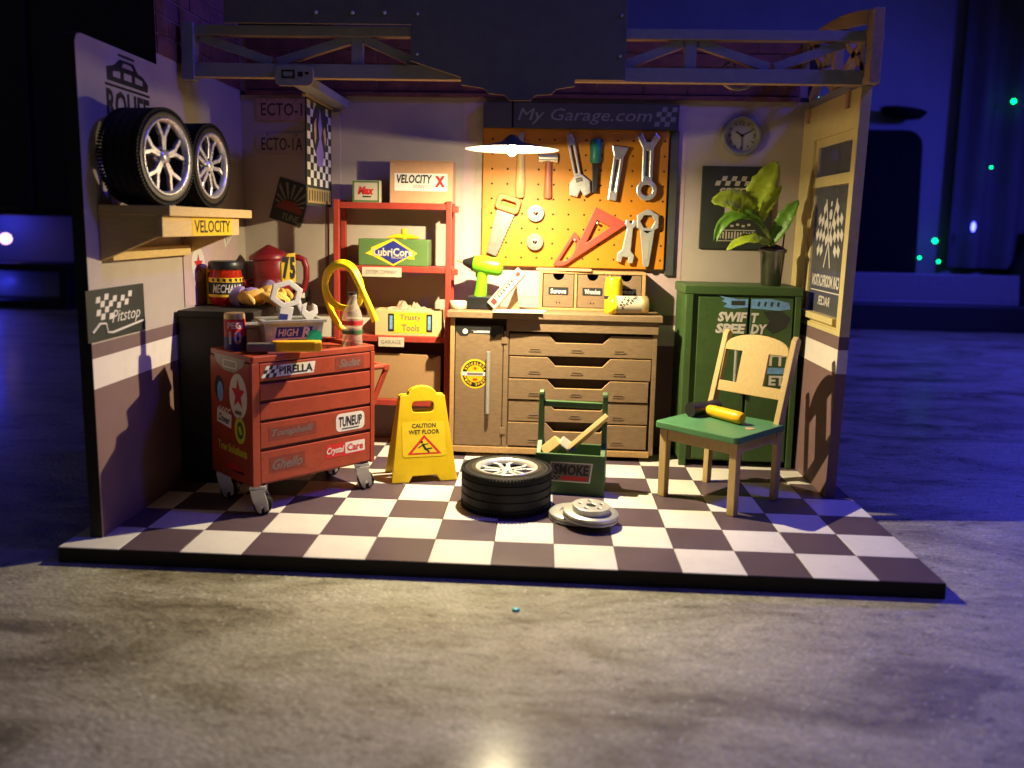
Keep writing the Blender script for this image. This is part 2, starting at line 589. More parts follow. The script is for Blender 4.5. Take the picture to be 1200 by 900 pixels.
    def disc(s, cx, cy, rx, ry, m, T, z=0.003, n=28, a0=0, a1=2 * PI):
        vs = [(cx + rx * math.cos(a0 + (a1 - a0) * i / n), cy + ry * math.sin(a0 + (a1 - a0) * i / n), z) for i in range(n)]
        return s.add(vs, [tuple(range(n))], m, False, T)

    def poly(s, pts, m, T, z=0.003):
        vs, fs = fill_shape(None, [pts])
        return s.add([(v.x, v.y, z) for v in vs], fs, m, False, T)

    def checker(s, cx, cy, w, h, nx, ny, m, T, z=0.004, rot=0.0, odd=0, skew=0.0):
        for i in range(nx):
            for j in range(ny):
                if (i + j + odd) % 2 == 0:
                    x = cx - w / 2 + w * (i + .5) / nx + skew * ((j + .5) / ny - .5) * h
                    y = cy - h / 2 + h * (j + .5) / ny
                    s.rect(x, y, w / nx, h / ny, m, T, z, rot, skew)
        return s

    def build(s, name, parent=None, bevel=0.0, label=None, kind=None, seg=2):
        me = bpy.data.meshes.new(name)
        base = Vector()
        me.from_pydata([tuple(v) for v in s.v], [], s.f)
        for m in s.mats:
            me.materials.append(MATS[m])
        me.polygons.foreach_set('material_index', s.m)
        me.polygons.foreach_set('use_smooth', s.s)
        me.update()
        o = bpy.data.objects.new(name, me)
        COL.objects.link(o)
        if parent:
            o.parent = parent
        if bevel > 0:
            b = o.modifiers.new('bevel', 'BEVEL')
            b.width = bevel
            b.segments = seg
            b.limit_method = 'ANGLE'
            b.angle_limit = R(40)
        if label:
            o['label'] = label
        if kind:
            o['kind'] = kind
        return o


def tag(o, label, cat, group=None):
    o['label'] = label
    o['category'] = cat
    if group:
        o['group'] = group
    return o


def thing(name, label, cat, loc=(0, 0, 0), rz=0.0, group=None, M=None):
    o = bpy.data.objects.new(name, None)
    o.empty_display_size = 0.1
    COL.objects.link(o)
    o.location = loc
    o.rotation_euler = (0, 0, rz)
    if M is not None:
        o.matrix_world = M
    return tag(o, label, cat, group)


def copy_tree(o, parent=None):
    c = o.copy()
    COL.objects.link(c)
    if parent:
        c.parent = parent
    for ch in list(o.children):
        copy_tree(ch, c)
    return c


def wallF(x, y, z):                       # frame on the back wall: u right, v up, n towards the viewer
    return frame((x, y, z), (1, 0, 0), (0, 0, 1))


def leftF(x, y, z):                       # on the left wall, facing +X: u runs to the back
    return frame((x, y, z), (0, 1, 0), (0, 0, 1))


def rightF(x, y, z):                      # on the right wall, facing -X: u runs to the front
    return frame((x, y, z), (0, -1, 0), (0, 0, 1))


I4 = Matrix()
STAR = lambda r, q=0.42: [(r * (1 if k % 2 == 0 else q) * math.cos(PI / 2 + k * PI / 5), r * (1 if k % 2 == 0 else q) * math.sin(PI / 2 + k * PI / 5)) for k in range(10)]
CIRC = lambda r, n=24, cx=0, cy=0, rev=False: [(cx + r * math.cos((-1 if rev else 1) * 2 * PI * k / n), cy + r * math.sin((-1 if rev else 1) * 2 * PI * k / n)) for k in range(n)]
RECT = lambda x0, x1, y0, y1: [(x0, y0), (x1, y0), (x1, y1), (x0, y1)]


def rrect(x0, x1, y0, y1, r, n=4):
    out = []
    for cx, cy, a0 in ((x1 - r, y0 + r, -PI / 2), (x1 - r, y1 - r, 0), (x0 + r, y1 - r, PI / 2), (x0 + r, y0 + r, PI)):
        for k in range(n + 1):
            a = a0 + PI / 2 * k / n
            out.append((cx + r * math.cos(a), cy + r * math.sin(a)))
    return out


# ================================================================== THE ROOM ROUND THE MINIATURE
g = G()
g.box(-60, 70, -14, 40, -1.6, -0.26, 'marble')
ct = g.build('countertop', kind='structure')
g = G()
g.box(-70, 90, 40, 41, -1.6, 34, 'kitchen_paint')
g.build('kitchen_wall', kind='structure')
g = G()
g.box(13, 70, 37.6, 40, -0.26, 1.3, 'cabinet_dark')
g.build('backsplash_ledge', kind='structure', bevel=0.1)
t = thing('tray', 'low pale tray lying along the dark ledge behind the garage on the right', 'tray', (28, 38.6, 1.3))
g = G(); g.box(-11, 14, -0.7, 1.2, 0, 0.18, 'kitchen_ledge'); g.build('base', t, 0.05)
g = G(); g.box(-11, 14, -0.7, -0.6, 0.18, 1.75, 'kitchen_ledge'); g.build('side_panel', t, 0.05)
g = G(); g.lathe([(0.0, 0), (0.055, 0.004), (0.06, 0.02), (0.03, 0.035), (0.0, 0.036)], 'teal_glitter', 10, Matrix.Translation((7.44, -1.02, -0.259)), cap0=False, cap1=False)
tag(g.build('glitter_speck'), 'tiny turquoise speck lying on the stone countertop before the garage', 'speck')
# cutting board leaning on the wall
g = G(frame((27.1, 38.75, 1.5), (1, 0, 0), (0, 0.06, 1)))
g.shape([rrect(-2.35, 2.35, 0, 9.8, 0.9), rrect(-1.9, -0.7, 8.3, 8.9, 0.25)[::-1]], 0.35, 'board_dark', I4, 0.04)
tag(g.build('cutting_board'), 'dark cutting board with a slot handle leaning behind the garage', 'cutting board')
g = G(); g.lathe([(0.2, 0), (1.0, 0.16), (1.25, 0.45), (1.28, 0.5), (1.1, 0.42), (0.1, 0.22)], 'board_dark', 28, Matrix.Translation((28.1, 38.9, 11.9)) @ Matrix.Rotation(R(8), 4, 'Y'), cap1=False)
tag(g.build('hanging_pan'), 'small dark round pan hanging above the cutting board', 'pan')
# curtain
g = G()
vs = []; fs = []
nx = 90
for j in range(2):
    for i in range(nx + 1):
        x = 31.5 + 24 * i / nx
        vs.append((x, 39.2 + 0.35 * math.sin(i * 0.9) + 0.15 * math.sin(i * 0.37), 3.4 if j == 0 else 26))
for i in range(nx):
    fs.append((i, i + 1, nx + 2 + i, nx + 1 + i))
g.add(vs, fs, 'curtain', True)
tag(g.build('curtain'), 'long folded curtain hanging on the blue lit wall at right', 'curtain')
g = G(); g.lathe([(1.1, 0), (1.2, 2.2), (0.6, 3.2), (0.5, 4.4)], 'cabinet_dark', 20, Matrix.Translation((36.0, 38.6, 1.3)))
tag(g.build('dark_bottle'), 'blurred dark bottle on the ledge below the curtain', 'bottle')
# string of small lights
for k, (x, z, m, lab) in enumerate(((34.0, 12.9, 'led_green', 'bright green string light bulb highest at the right edge'), (33.1, 9.2, 'led_green', 'faint green string light bulb in mid curtain'), (30.3, 4.95, 'led_green', 'bright green string light bulb just right of the cutting board'), (29.5, 3.95, 'led_green', 'dim green string light bulb low beside the cutting board, left one'), (30.6, 3.75, 'led_green', 'dim green string light bulb low beside the cutting board, right one'), (32.4, 5.8, 'led_blue', 'blue string light bulb below the curtain'))):
    g = G(); g.ball((x, 38.3, z), (0.13, 0.07, 0.14, 0.08, 0.09, 0.12)[k], m, 10, (1, 1, 1.0 if k < 5 else 2.4))
    tag(g.build('fairy_light'), lab, 'light bulb', 'string lights on the far wall')
g = G(); g.ball((23.0, 38.3, 12.9), 0.13, 'led_cyan', 10)
tag(g.build('fairy_light'), 'small cyan light point above the arched side frame', 'light bulb', 'string lights on the far wall')
# left: dark wall cabinet, blue lit niche with a night light
t = thing('wall_cabinet', 'huge black wall cabinet in the dark at upper left', 'cabinet', (-30, 36.5, 5.3))
g = G(); g.box(-25, 24.5, 0, 3.5, 0, 26, 'cabinet_dark'); g.build('body', t, 0.1)
for x0 in (-24, -8, 8):
    g = G(); g.box(x0, x0 + 15.6, -0.25, -0.01, 0.4, 25, 'cabinet_dark'); g.build('door', t, 0.05)
t = thing('toaster', 'black low appliance below the blue glow at far left', 'appliance', (-24, 36.8, -0.26))
g = G(); g.box(-8, 3.2, 0, 2.6, 0, 0.5, 'cabinet_dark'); g.box(-8, 3.2, 0, 2.6, 2.25, 2.75, 'cabinet_dark'); g.box(-8, 3.2, 1.9, 2.6, 0.5, 2.25, 'kitchen_tile'); g.box(2.6, 3.2, 0, 1.9, 0.5, 2.25, 'cabinet_dark'); g.build('body', t, 0.1)
g = G(); g.ball((-24.9, 37.4, 3.9), 0.34, 'led_pink', 12)
tag(g.build('night_light'), 'tiny pinkish white night light in the blue niche', 'night light')
for nm, loc, en in (('niche_led_light', (-26.5, 38.2, 4.9), 150), ('niche_low_led_light', (-26, 37.9, 1.2), 18)):
    l = bpy.data.lights.new(nm, 'POINT'); l.energy = en; l.color = (0.05, 0.06, 1.0); l.shadow_soft_size = 0.2
    o = bpy.data.objects.new(nm, l); COL.objects.link(o); o.location = loc

# ================================================================== FLOOR BOARD
g = G(); g.box(0, 14, 0, 7.95, -0.26, -0.012, 'edge_black')
floor = g.build('floor', kind='structure', bevel=0.01)
tm = {}
for c in range(14):
    for r in range(8):
        k = 'tile_white' if (c + r) % 2 == 0 else 'tile_dark'
        if k not in tm:
            g = G(); g.box(0.003, 0.997, 0.003, 0.997, -0.02, 0, k)
            o = g.build('floor_tile', floor, 0.006, seg=1); tm[k] = o.data
        else:
            o = bpy.data.objects.new('floor_tile', tm[k]); COL.objects.link(o); o.parent = floor
            b = o.modifiers.new('bevel', 'BEVEL'); b.width = 0.006; b.segments = 1
        o.location = (c, r, 0)
        if r == 7:
            o.scale = (1, 0.94, 1)

# ================================================================== LEFT WALL
LX = 0.5
t = thing('wall', 'tall left wall of the toy garage with a black front edge and a stepped top', 'wall', (0.38, 4, 0))
t.rotation_euler = (0, R(-1.0), 0)      # it leans out a little
Ti = Matrix.Translation((-0.38, -4, 0))
out = [(0.45, 0), (7.7, 0), (7.7, 10.6), (3.28, 10.6), (3.28, 8.16), (0.62, 8.16), (0.5, 8.12), (0.45, 8.0)]
g = G(Ti); g.shape([out], 0.20, 'edge_black', frame((0.295, 0, 0), (0, 1, 0), (0, 0, 1)), 0.0)
g.build('core_board', t, 0.01)
g = G(Ti); F = frame((LX, 0, 0), (0, 1, 0), (0, 0, 1))
g.shape([[(0.46, 3.24), (7.7, 3.24), (7.7, 8.35), (3.28, 8.35), (3.28, 8.15), (0.64, 8.15), (0.52, 8.11), (0.46, 8.0)]], 0.004, 'wall_cream', F, z=0.0)
g.build('upper_paint', t)
for nm, z0, z1, m in (('dark_stripe', 3.0, 3.24, 'wall_dark_band'), ('white_stripe', 2.5, 3.0, 'wall_white_band'), ('lower_paint', 0, 2.5, 'wall_mauve')):
    g = G(Ti); g.shape([RECT(0.46, 7.7, z0, z1)], 0.004, m, F, z=0.0); g.build(nm, t)
g = G(Ti); g.shape([RECT(3.29, 7.7, 8.35, 10.59)], 0.003, 'mortar', F, z=-0.001); g.build('mortar', t)
bk = None


def lay_bricks(parent, T0, F, x0, x1, z0, z1, rows, ln, gap=0.035):
    h = (z1 - z0) / rows
    for r in range(rows):
        x = x0 - (0.5 * ln if r % 2 else 0)
        while x < x1 - 0.05:
            a = max(x, x0) + gap / 2; b = min(x + ln, x1) - gap / 2
            if b - a > 0.12:
                g = G(T0)
                g.shape([RECT(a, b, z0 + r * h + gap / 2, z0 + (r + 1) * h - gap / 2)], 0.05, 'brick_red', F, 0.006, z=0.028 + random.uniform(-0.006, 0.006))
                g.build('brick', parent)
            x += ln


lay_bricks(t, Ti, F, 3.29, 7.68, 8.36, 10.58, 6, 1.04)
g = G(Ti)
Fe = leftF(LX, 2.12, 7.55)
# car badge over the word: outline car on a bar
Fe0 = Fe; Fe = Fe0 @ Matrix.Diagonal((1.45, 0.85, 1, 1))
g.shape([[(-0.5, 0.02), (0.5, 0.02), (0.52, 0.18), (0.40, 0.30), (0.26, 0.34), (0.16, 0.50), (-0.18, 0.50), (-0.34, 0.34), (-0.5, 0.28)],
         [(-0.36, 0.12), (-0.36, 0.22), (-0.18, 0.26), (-0.18, 0.12)], [(-0.1, 0.12), (-0.1, 0.26), (0.1, 0.26), (0.1, 0.12)], [(0.18, 0.12), (0.18, 0.26), (0.38, 0.22), (0.38, 0.12)],
         [(-0.14, 0.36), (-0.10, 0.45), (0.10, 0.45), (0.15, 0.36)]], 0.004, 'ink_black', Fe, z=0.006)
g.rect(0, -0.06, 1.1, 0.05, 'ink_black', Fe, 0.006)
g.rect(-0.02, 0.58, 0.4, 0.05, 'ink_black', Fe, 0.006)
Fe = Fe0
g.text('ROLIFE', 0.0, -0.36, 1.55, 0.50, 'ink_black', Fe, 0.006, bold=0.03)
g.build('emblem', t, label='black car emblem with the word ROLIFE half hidden by a tyre')

# things fixed to the left wall
t = thing('plaque', 'dark square plaque with white checkered flag and the word Pitstop', 'plaque', (LX - 0.062, 1.28, 3.70))
t.rotation_euler = (0, R(-1.0), 0)
Fp = frame((0, 0, 0), (0, 1, 0), (0, 0, 1))
g = G(); g.shape([RECT(-0.98, 0.98, -0.42, 0.42)], 0.03, 'poster_dark', Fp); g.build('board', t, 0.005)
g = G()
for i in range(9):
    for j in range(4):
        if (i + j) % 2 == 0 and j < (4 if i < 4 else 2):
            x = -0.62 + i * 0.135
            g.rect(x, 0.25 - j * 0.105 + 0.035 * math.sin(i * 0.9), 0.13, 0.10, 'print_white', Fp, 0.034, skew=0.3)
g.text('Pitstop', 0.30, -0.10, 1.0, 0.27, 'print_white', Fp, 0.034, shear=0.35)
g.tube([Fp @ Vector(p) for p in ((-0.85, -0.27, 0.034), (-0.6, -0.14, 0.034), (-0.42, -0.16, 0.034), (-0.38, -0.31, 0.034), (-0.2, -0.33, 0.034), (0.9, -0.24, 0.034))], 0.022, 'print_white', 6)
g.build('flag_print', t)
t = thing('poster', 'mauve poster with a red star badge on the left wall under the shelf', 'poster', (LX - 0.072, 5.55, 4.3))
t.rotation_euler = (0, R(-1.0), 0)
g = G(); g.shape([RECT(-1.5, 1.55, -0.78, 0.85)], 0.02, 'wall_pink', Fp); g.build('sheet', t)
g = G(); g.disc(-0.78, 0.05, 0.34, 0.36, 'print_white', Fp, 0.024); g.poly([(x - 0.78, y + 0.05) for x, y in STAR(0.24)], 'print_red', Fp, 0.028); g.build('star_badge', t)
g = G(); g.rect(1.0, 0.6, 0.62, 0.2, 'print_white', Fp, 0.024, 0.5); g.text('PXL', 1.0, 0.6, 0.42, 0.14, 'ink_grey', Fp, 0.028, rot=0.5); g.build('name_badge', t)

# ================================================================== BACK WALL
BY = 7.7
t = thing('wall', 'long back wall of the toy garage with cream paint below a brick course', 'wall', (7, 7.8, 0))
Ti = Matrix.Translation((-7, -7.8, 0))
F = wallF(0, BY, 0)
g = G(Ti); g.box(0.2, 13.9, BY + 0.006, 7.93, 0, 9.66, 'edge_black'); g.build('core_board', t, 0.01)
for nm, z0, z1, m in (('upper_paint', 3.24, 8.26, 'wall_cream'), ('dark_stripe', 3.0, 3.24, 'wall_dark_band'), ('white_stripe', 2.5, 3.0, 'wall_white_band'), ('lower_paint', 0.0, 2.5, 'wall_mauve'), ('mortar', 8.36, 9.65, 'mortar')):
    g = G(Ti); g.shape([RECT(0.32, 13.66, z0, z1)], 0.004, m, F, z=0.0); g.build(nm, t)
g = G(Ti); g.box(0.502, 13.49, BY - 0.09, BY + 0.005, 8.26, 8.36, 'brick_red'); g.build('trim_rail', t, 0.01)
lay_bricks(t, Ti, F, 0.51, 13.49, 8.37, 9.64, 4, 1.04)
g = G(Ti); g.box(2.40, 2.50, BY - 0.012, BY + 0.003, 3.3, 8.25, 'wall_dark_band'); g.box(2.50, 2.78, BY - 0.05, BY + 0.003, 3.3, 7.9, 'wall_cream'); g.build('corner_strip', t, 0.006)
g = G(Ti)
g.shape([RECT(5.72, 10.95, 3.62, 8.2)], 0.012, 'wall_pink', F, z=0.010); g.build('pink_panel', t)
g = G(Ti)
g.shape([RECT(6.0, 6.18, 4.1, 8.15)], 0.01, 'plate_mauve', F, z=0.022); g.build('panel_stripe', t)

# ================================================================== RIGHT WALL WITH THE WINDOW
RX = 13.47
t = thing('wall', 'short right wall of the toy garage holding the glazed window', 'wall', (13.62, 6, 0))
t.rotation_euler = (0, R(1.1), 0)      # it leans out a little
Ti = Matrix.Translation((-13.62, -6, 0))
F = rightF(RX, 0, 0)            # u = -Y
hole = RECT(-6.80, -4.36, 3.36, 7.30)
g = G(Ti); g.shape([RECT(-7.7, -4.12, 3.26, 8.06), hole], 0.20, 'tan_frame', F, 0.006, z=0.0); g.build('window_surround', t)
for nm, z0, z1, m in (('dark_stripe', 3.0, 3.26, 'wall_dark_band'), ('white_stripe', 2.52, 3.0, 'wall_white_band'), ('lower_paint', 0.0, 2.52, 'wall_mauve')):
    g = G(Ti); g.box(RX, RX + 0.20, 4.12, 7.7, z0 + 0.002, z1, m); g.build(nm, t)
wd = G(Ti)
wd.shape([RECT(-6.82, -4.34, 3.34, 7.32), RECT(-6.62, -4.52, 3.58, 7.12)], 0.08, 'tan_frame', F, 0.006, z=-0.06)
win = wd.build('window', t)
g = G(Ti); g.box(RX + 0.03, RX + 0.14, 4.4, 6.78, 6.26, 6.48, 'tan_frame'); g.build('glazing_bar', win, 0.006)
g = G(Ti); g.box(RX - 0.06, RX + 0.1, 4.44, 6.6, 3.44, 3.58, 'tan_frame'); g.build('sill', win, 0.01)
g = G(Ti); g.box(RX + 0.105, RX + 0.115, 4.45, 6.68, 6.46, 7.14, 'pane_clear'); g.build('pane', win)
g = G(Ti); g.box(RX + 0.105, RX + 0.115, 4.45, 6.68, 3.56, 6.28, 'pane_clear'); g.build('pane', win)
g = G(Ti)
Fw = rightF(RX + 0.10, 5.55, 5.25)
for sgn in (-1, 1):
    a = Vector((sgn * -0.20, -0.70)); b = Vector((sgn * 0.34, 0.74))
    d = (a - b).normalized(); n = Vector((-d.y, d.x)) * 0.028
    g.poly([tuple(a - n), tuple(b - n), tuple(b + n), tuple(a + n)], 'print_white', Fw, 0.004)
    e1 = Vector((sgn * 0.145, -0.12)); e2 = d * 0.175
    o = b + d * 0.06 + Vector((sgn * 0.03, 0))
    for i in range(4):
        for j in range(5):
            if (i + j) % 2 == 0:
                p = o + e1 * i + e2 * j + Vector((0, 0.035 * math.sin(i * 1.3)))
                g.add([(*p, 0.004), (*(p + e1), 0.004), (*(p + e1 + e2), 0.004), (*(p + e2), 0.004)], [(3, 2, 1, 0) if sgn > 0 else (0, 1, 2, 3)], 'print_white', False, Fw)
g.disc(0, 0.42, 0.09, 0.11, 'print_white', Fw); g.disc(0, 0.64, 0.05, 0.06, 'print_white', Fw); g.disc(0, 0.2, 0.05, 0.08, 'print_white', Fw)
g.text('CAR MODIFICATION', 0, -0.98, 1.75, 0.26, 'print_white', Fw, 0.004, bold=0.035, mirror=True)
g.rect(0, -1.20, 1.85, 0.025, 'print_white', Fw)
g.text('RACER', 0, -1.40, 0.75, 0.2, 'print_white', Fw, 0.004, bold=0.02, mirror=True)
g.build('window_decal', win, label='white crossed checkered flags over mirrored lettering CAR MODIFICATION RACER')
for yy in (7.3, 4.75):
    g = G(Ti); g.box(RX - 0.06, RX - 0.005, yy - 0.07, yy + 0.07, 7.72, 8.06, 'plate_brown'); g.build('bracket', t, 0.01)

# arched side frame on top of the right wall
t = thing('side_truss', 'brown arched side frame with crossed braces above the window wall', 'roof truss', (13.65, 6, 8.07))
Ti = Matrix.Translation((-13.65, -6, -8.07))
arc = lambda y: 9.40 + 0.36 * math.sin(min(1, (y - 3.8) / 3.0) * PI / 2)
XB = 13.74
g = G(Ti); g.box(XB - 0.1, XB + 0.1, 3.80, 4.1, 8.07, 9.42, 'cut_edge'); g.build('post', t, 0.01)
g = G(Ti); g.box(XB - 0.1, XB + 0.1, 4.101, 7.68, 8.07, 8.24, 'truss_grey'); g.build('lower_chord', t, 0.01)
g = G(Ti)
ys = [4.11 + 3.56 * i / 10 for i in range(11)]
g.shape([[(y, arc(y)) for y in ys] + [(y, arc(y) - 0.26) for y in reversed(ys)]], 0.2, 'cut_edge', frame((XB - 0.1, 0, 0), (0, 1, 0), (0, 0, 1)), 0.005)
g.build('arch', t)
for a, b in (((4.1, 8.30), (5.9, 9.45)), ((4.1, 9.10), (5.9, 8.30)), ((6.1, 9.45), (7.6, 8.30)), ((6.1, 8.30), (7.6, 9.45))):
    g = G(Ti); g.beam((XB, a[0], a[1]), (XB, b[0], b[1]), 0.16, 0.15, 'cut_edge'); g.build('brace', t, 0.006)
g = G(Ti); g.box(XB - 0.09, XB + 0.09, 5.9, 6.1, 8.24, 9.46, 'cut_edge'); g.build('stud', t, 0.006)

# ================================================================== FRONT TRUSS
t = thing('roof_truss', 'long grey lattice truss spanning the top front of the garage', 'roof truss', (7, 4.4, 8.1))
Ti = Matrix.Translation((-7, -4.4, -8.1))
TY0, TY1 = 4.24, 4.40


def bar(x0, z0, x1, z1, name, wdt=0.17):
    g = G(Ti)
    d = Vector((x1 - x0, z1 - z0)).normalized(); n = Vector((-d.y, d.x)) * wdt / 2
    pts = [(x0 - n.x, z0 - n.y), (x1 - n.x, z1 - n.y), (x1 + n.x, z1 + n.y), (x0 + n.x, z0 + n.y)]
    g.shape([pts], TY1 - TY0, 'truss_grey', wallF(0, TY1, 0), 0.005, side='cut_edge')
    return g.build(name, t)


g = G(Ti); g.shape([RECT(0.5, 13.98, 8.09, 8.36)], TY1 - TY0 + 0.06, 'truss_grey', wallF(0, TY1, 0), 0.006, side='cut_edge'); g.build('lower_chord', t)
g = G(Ti); g.shape([RECT(0.5, 14.0, 8.89, 9.08)], TY1 - TY0 + 0.06, 'truss_grey', wallF(0, TY1, 0), 0.006, side='cut_edge'); g.build('upper_chord', t)
g = G(Ti); g.box(0.47, 0.72, TY0 - 0.12, TY1, 8.02, 9.12, 'truss_grey'); g.build('post', t, 0.02)
g = G(Ti); g.box(13.66, 14.0, TY0 - 0.02, TY1 + 0.03, 8.36, 8.89, 'truss_grey'); g.build('post', t, 0.01)
for a in ((0.8, 8.87, 2.25, 8.40), (2.35, 8.40, 3.85, 8.86), (4.05, 8.86, 5.15, 8.40), (9.1, 8.40, 10.25, 8.84), (10.55, 8.84, 11.9, 8.40), (12.0, 8.40, 13.3, 8.86)):
    bar(*a, 'brace')
for x in (3.94, 10.40):
    g = G(Ti); g.box(x - 0.11, x + 0.11, TY0 - 0.02, TY1 - 0.005, 8.36, 8.89, 'truss_grey'); g.build('stud', t, 0.006)
g = G(Ti); F = wallF(2.73, TY0 - 0.08, 8.12)
g.shape([rrect(-0.38, 0.38, -0.2, 0.2, 0.12)], 0.10, 'truss_grey', F, 0.008, side='cut_edge')
g.shape([RECT(-0.24, 0.02, -0.06, 0.1), RECT(-0.21, -0.01, -0.03, 0.07)[::-1]], 0.012, 'gap_black', F, z=0.108)
g.rect(0.13, 0.02, 0.1, 0.09, 'gap_black', F, 0.104); g.rect(0.26, 0.04, 0.08, 0.05, 'gap_black', F, 0.104)
g.build('bracket', t)
g = G(Ti); F = wallF(11.38, TY1 + 0.12, 8.30)
g.shape([[(x * 1.25, y) for x, y in CIRC(0.30, 32)], [(x * 1.25, y) for x, y in CIRC(0.25, 32, rev=True)]], 0.10, 'truss_grey', F, 0.008, side='cut_edge'); g.build('ring', t)

t = thing('beam', 'grey ceiling beam running back from the truss over the checkered banner', 'beam', (2.8, 6, 8.0))
g = G(Matrix.Translation((-2.8, -6, -8.0))); g.box(2.60, 2.98, 4.46, 7.64, 7.97, 8.16, 'truss_grey'); g.build('body', t, 0.01)
g = G(Matrix.Translation((-2.8, -6, -8.0))); g.box(2.56, 2.64, 5.2, 7.5, 7.90, 7.968, 'cut_edge'); g.build('hanging_rail', t, 0.005)

# ------------------------------------------------------------------ dark sign board over the truss
t = thing('sign_board', 'large dark stepped sign board fixed across the middle of the truss', 'sign', (7, 4.05, 8.9))
F = wallF(0, 0.10, -8.9) @ Matrix.Translation((-7, 0, 0))
g = G()
g.shape([[(1.35, 9.1), (5.02, 9.1), (5.02, 8.42), (6.0, 8.12), (6.0, 7.98), (6.45, 7.92), (6.55, 7.82), (6.85, 7.80), (6.95, 7.70), (7.35, 7.70), (7.45, 7.80), (7.75, 7.82), (7.85, 7.92), (8.2, 7.98), (8.2, 8.10), (9.16, 8.10), (9.16, 10.3), (1.35, 10.3)]], 0.07, 'sign_dark', F, 0.006, side='cut_edge')
g.build('board', t)
for x in (5.15, 9.05):
    for z in (8.55, 9.3, 9.95):
        g = G(); g.lathe([(0.03, 0), (0.03, 0.015), (0.01, 0.03)], 'silver_paint', 10, F @ Matrix.Translation((x, z, 0.07))); g.build('bolt', t)
for x in (3.18, 3.89, 4.51):
    g = G(); g.lathe([(0.035, 0), (0.035, 0.02), (0.015, 0.035)], 'print_white', 10, F @ Matrix.Translation((x, 9.31, 0.07))); g.build('bolt', t)

# ================================================================== PENDANT LAMP
t = thing('pendant_lamp', 'lit pendant lamp with a shallow disc shade and glowing bulb', 'lamp', (LAMP.x, LAMP.y, LAMP.z))
g = G(); g.lathe([(0.93, 0.015), (0.90, 0.03), (0.55, 0.09), (0.22, 0.16), (0.10, 0.26), (0.05, 0.30)], 'shade_metal', 48, cap0=False); g.lathe([(0.05, 0.28), (0.20, 0.145), (0.53, 0.075), (0.89, 0.015), (0.93, 0.01)], 'shade_white', 48, cap0=False, cap1=False); g.build('shade', t)
g = G(); g.lathe([(0.06, 0.10), (0.06, 0.27)], 'shade_white', 16); g.build('socket', t)
g = G(); g.ball((0, 0, 0.0), 0.105, 'bulb_glow', 16, (1, 1, 1.1)); bo = g.build('bulb', t)
g = G(); g.cyl((0, 0, 0.44), (0, 0, 1.38), 0.02, 'plastic_black', 8); g.build('cord', t)
plo.location = LAMP + Vector((0, 0, -0.115))

# ================================================================== PEGBOARD AND TOOLS
t = thing('pegboard', 'bright yellow pegboard with dark side bar doubling as its shadow and Garage.com header', 'pegboard', (8.4, 7.4, 6))
Ti = Matrix.Translation((-8.4, -7.4, -6))
F = wallF(0, 7.54, 0)
g = G(Ti); g.box(6.20, 10.52, 7.54, 7.69, 4.34, 7.56, 'pegboard_yellow'); g.build('board', t, 0.012)
g = G(Ti); g.box(6.20, 10.72, 7.50, 7.69, 7.562, 8.14, 'header_dark'); g.build('header', t, 0.01)
g = G(Ti); g.box(10.56, 10.76, 7.60, 7.69, 4.2, 7.56, 'header_dark'); g.build('side_rail', t, 0.01)  # dark bar that also puts the board's cast shadow into solid colour
g = G(Ti); F2 = wallF(0, 7.50, 0)
g.text('My Garage.com', 8.55, 7.84, 3.1, 0.36, 'lettering_grey', F2, 0.004, bold=0.0, shear=0.25)
g.checker(10.42, 7.86, 0.46, 0.44, 4, 4, 'lettering_grey', F2, 0.004, skew=0.15)
g.build('lettering', t)
g = G(Ti)
for i in range(12):
    for j in range(9):
        g.disc(6.42 + i * 0.365, 4.55 + j * 0.345, 0.026, 0.026, 'gap_black', F, 0.002, 8)
g.build('peg_holes', t, kind='stuff')

PF = lambda x, z, off=0.06: wallF(x, 7.54 - off, z)


def wall_tool(name, label, cat, x, z, rz=0.0, off=0.06, group='hand tools hung on the yellow pegboard'):
    M = PF(x, z, off) @ Matrix.Rotation(rz, 4, 'Z')
    return thing(name, label, cat, group=group, M=M)


def peg(t, x, y, d=0.08):
    g = G(); g.cyl((x, y, -d), (x, y, 0.09), 0.022, 'steel', 8); g.ball((x, y, 0.09), 0.034, 'steel', 8); g.build('peg', t)


# chisel with pale wooden handle, behind the lamp
t = wall_tool('chisel', 'tool with long pale wooden handle hanging behind the lamp', 'chisel', 7.09, 6.5)
g = G(); g.lathe([(0.07, -0.55), (0.105, -0.52), (0.12, -0.2), (0.10, 0.2), (0.09, 0.5)], 'tan_handle', 16, Matrix.Rotation(-PI / 2, 4, 'X')); g.build('handle', t)
g = G(); g.box(-0.06, 0.06, 0.5, 0.95, -0.02, 0.02, 'steel'); g.build('blade', t, 0.006)
t = wall_tool('hammer', 'hammer with silver head and reddish handle right of the lamp', 'hammer', 7.74, 6.9)
g = G(); g.lathe([(0.085, -0.95), (0.10, -0.9), (0.085, -0.5), (0.08, -0.1)], 'brown_handle', 16, Matrix.Rotation(-PI / 2, 4, 'X') @ Matrix.Diagonal((1, 1, -1, 1)) @ Matrix.Diagonal((1, 1, -1, 1))); g.build('handle', t)
g = G(); g.cyl((-0.20, -0.02, 0), (0.20, -0.02, 0), 0.10, 'steel', 16); g.cyl((-0.22, -0.02, 0), (-0.13, -0.02, 0), 0.12, 'steel', 16); g.cyl((0.13, -0.02, 0), (0.21, -0.02, 0), 0.12, 'steel', 16); g.build('head', t)
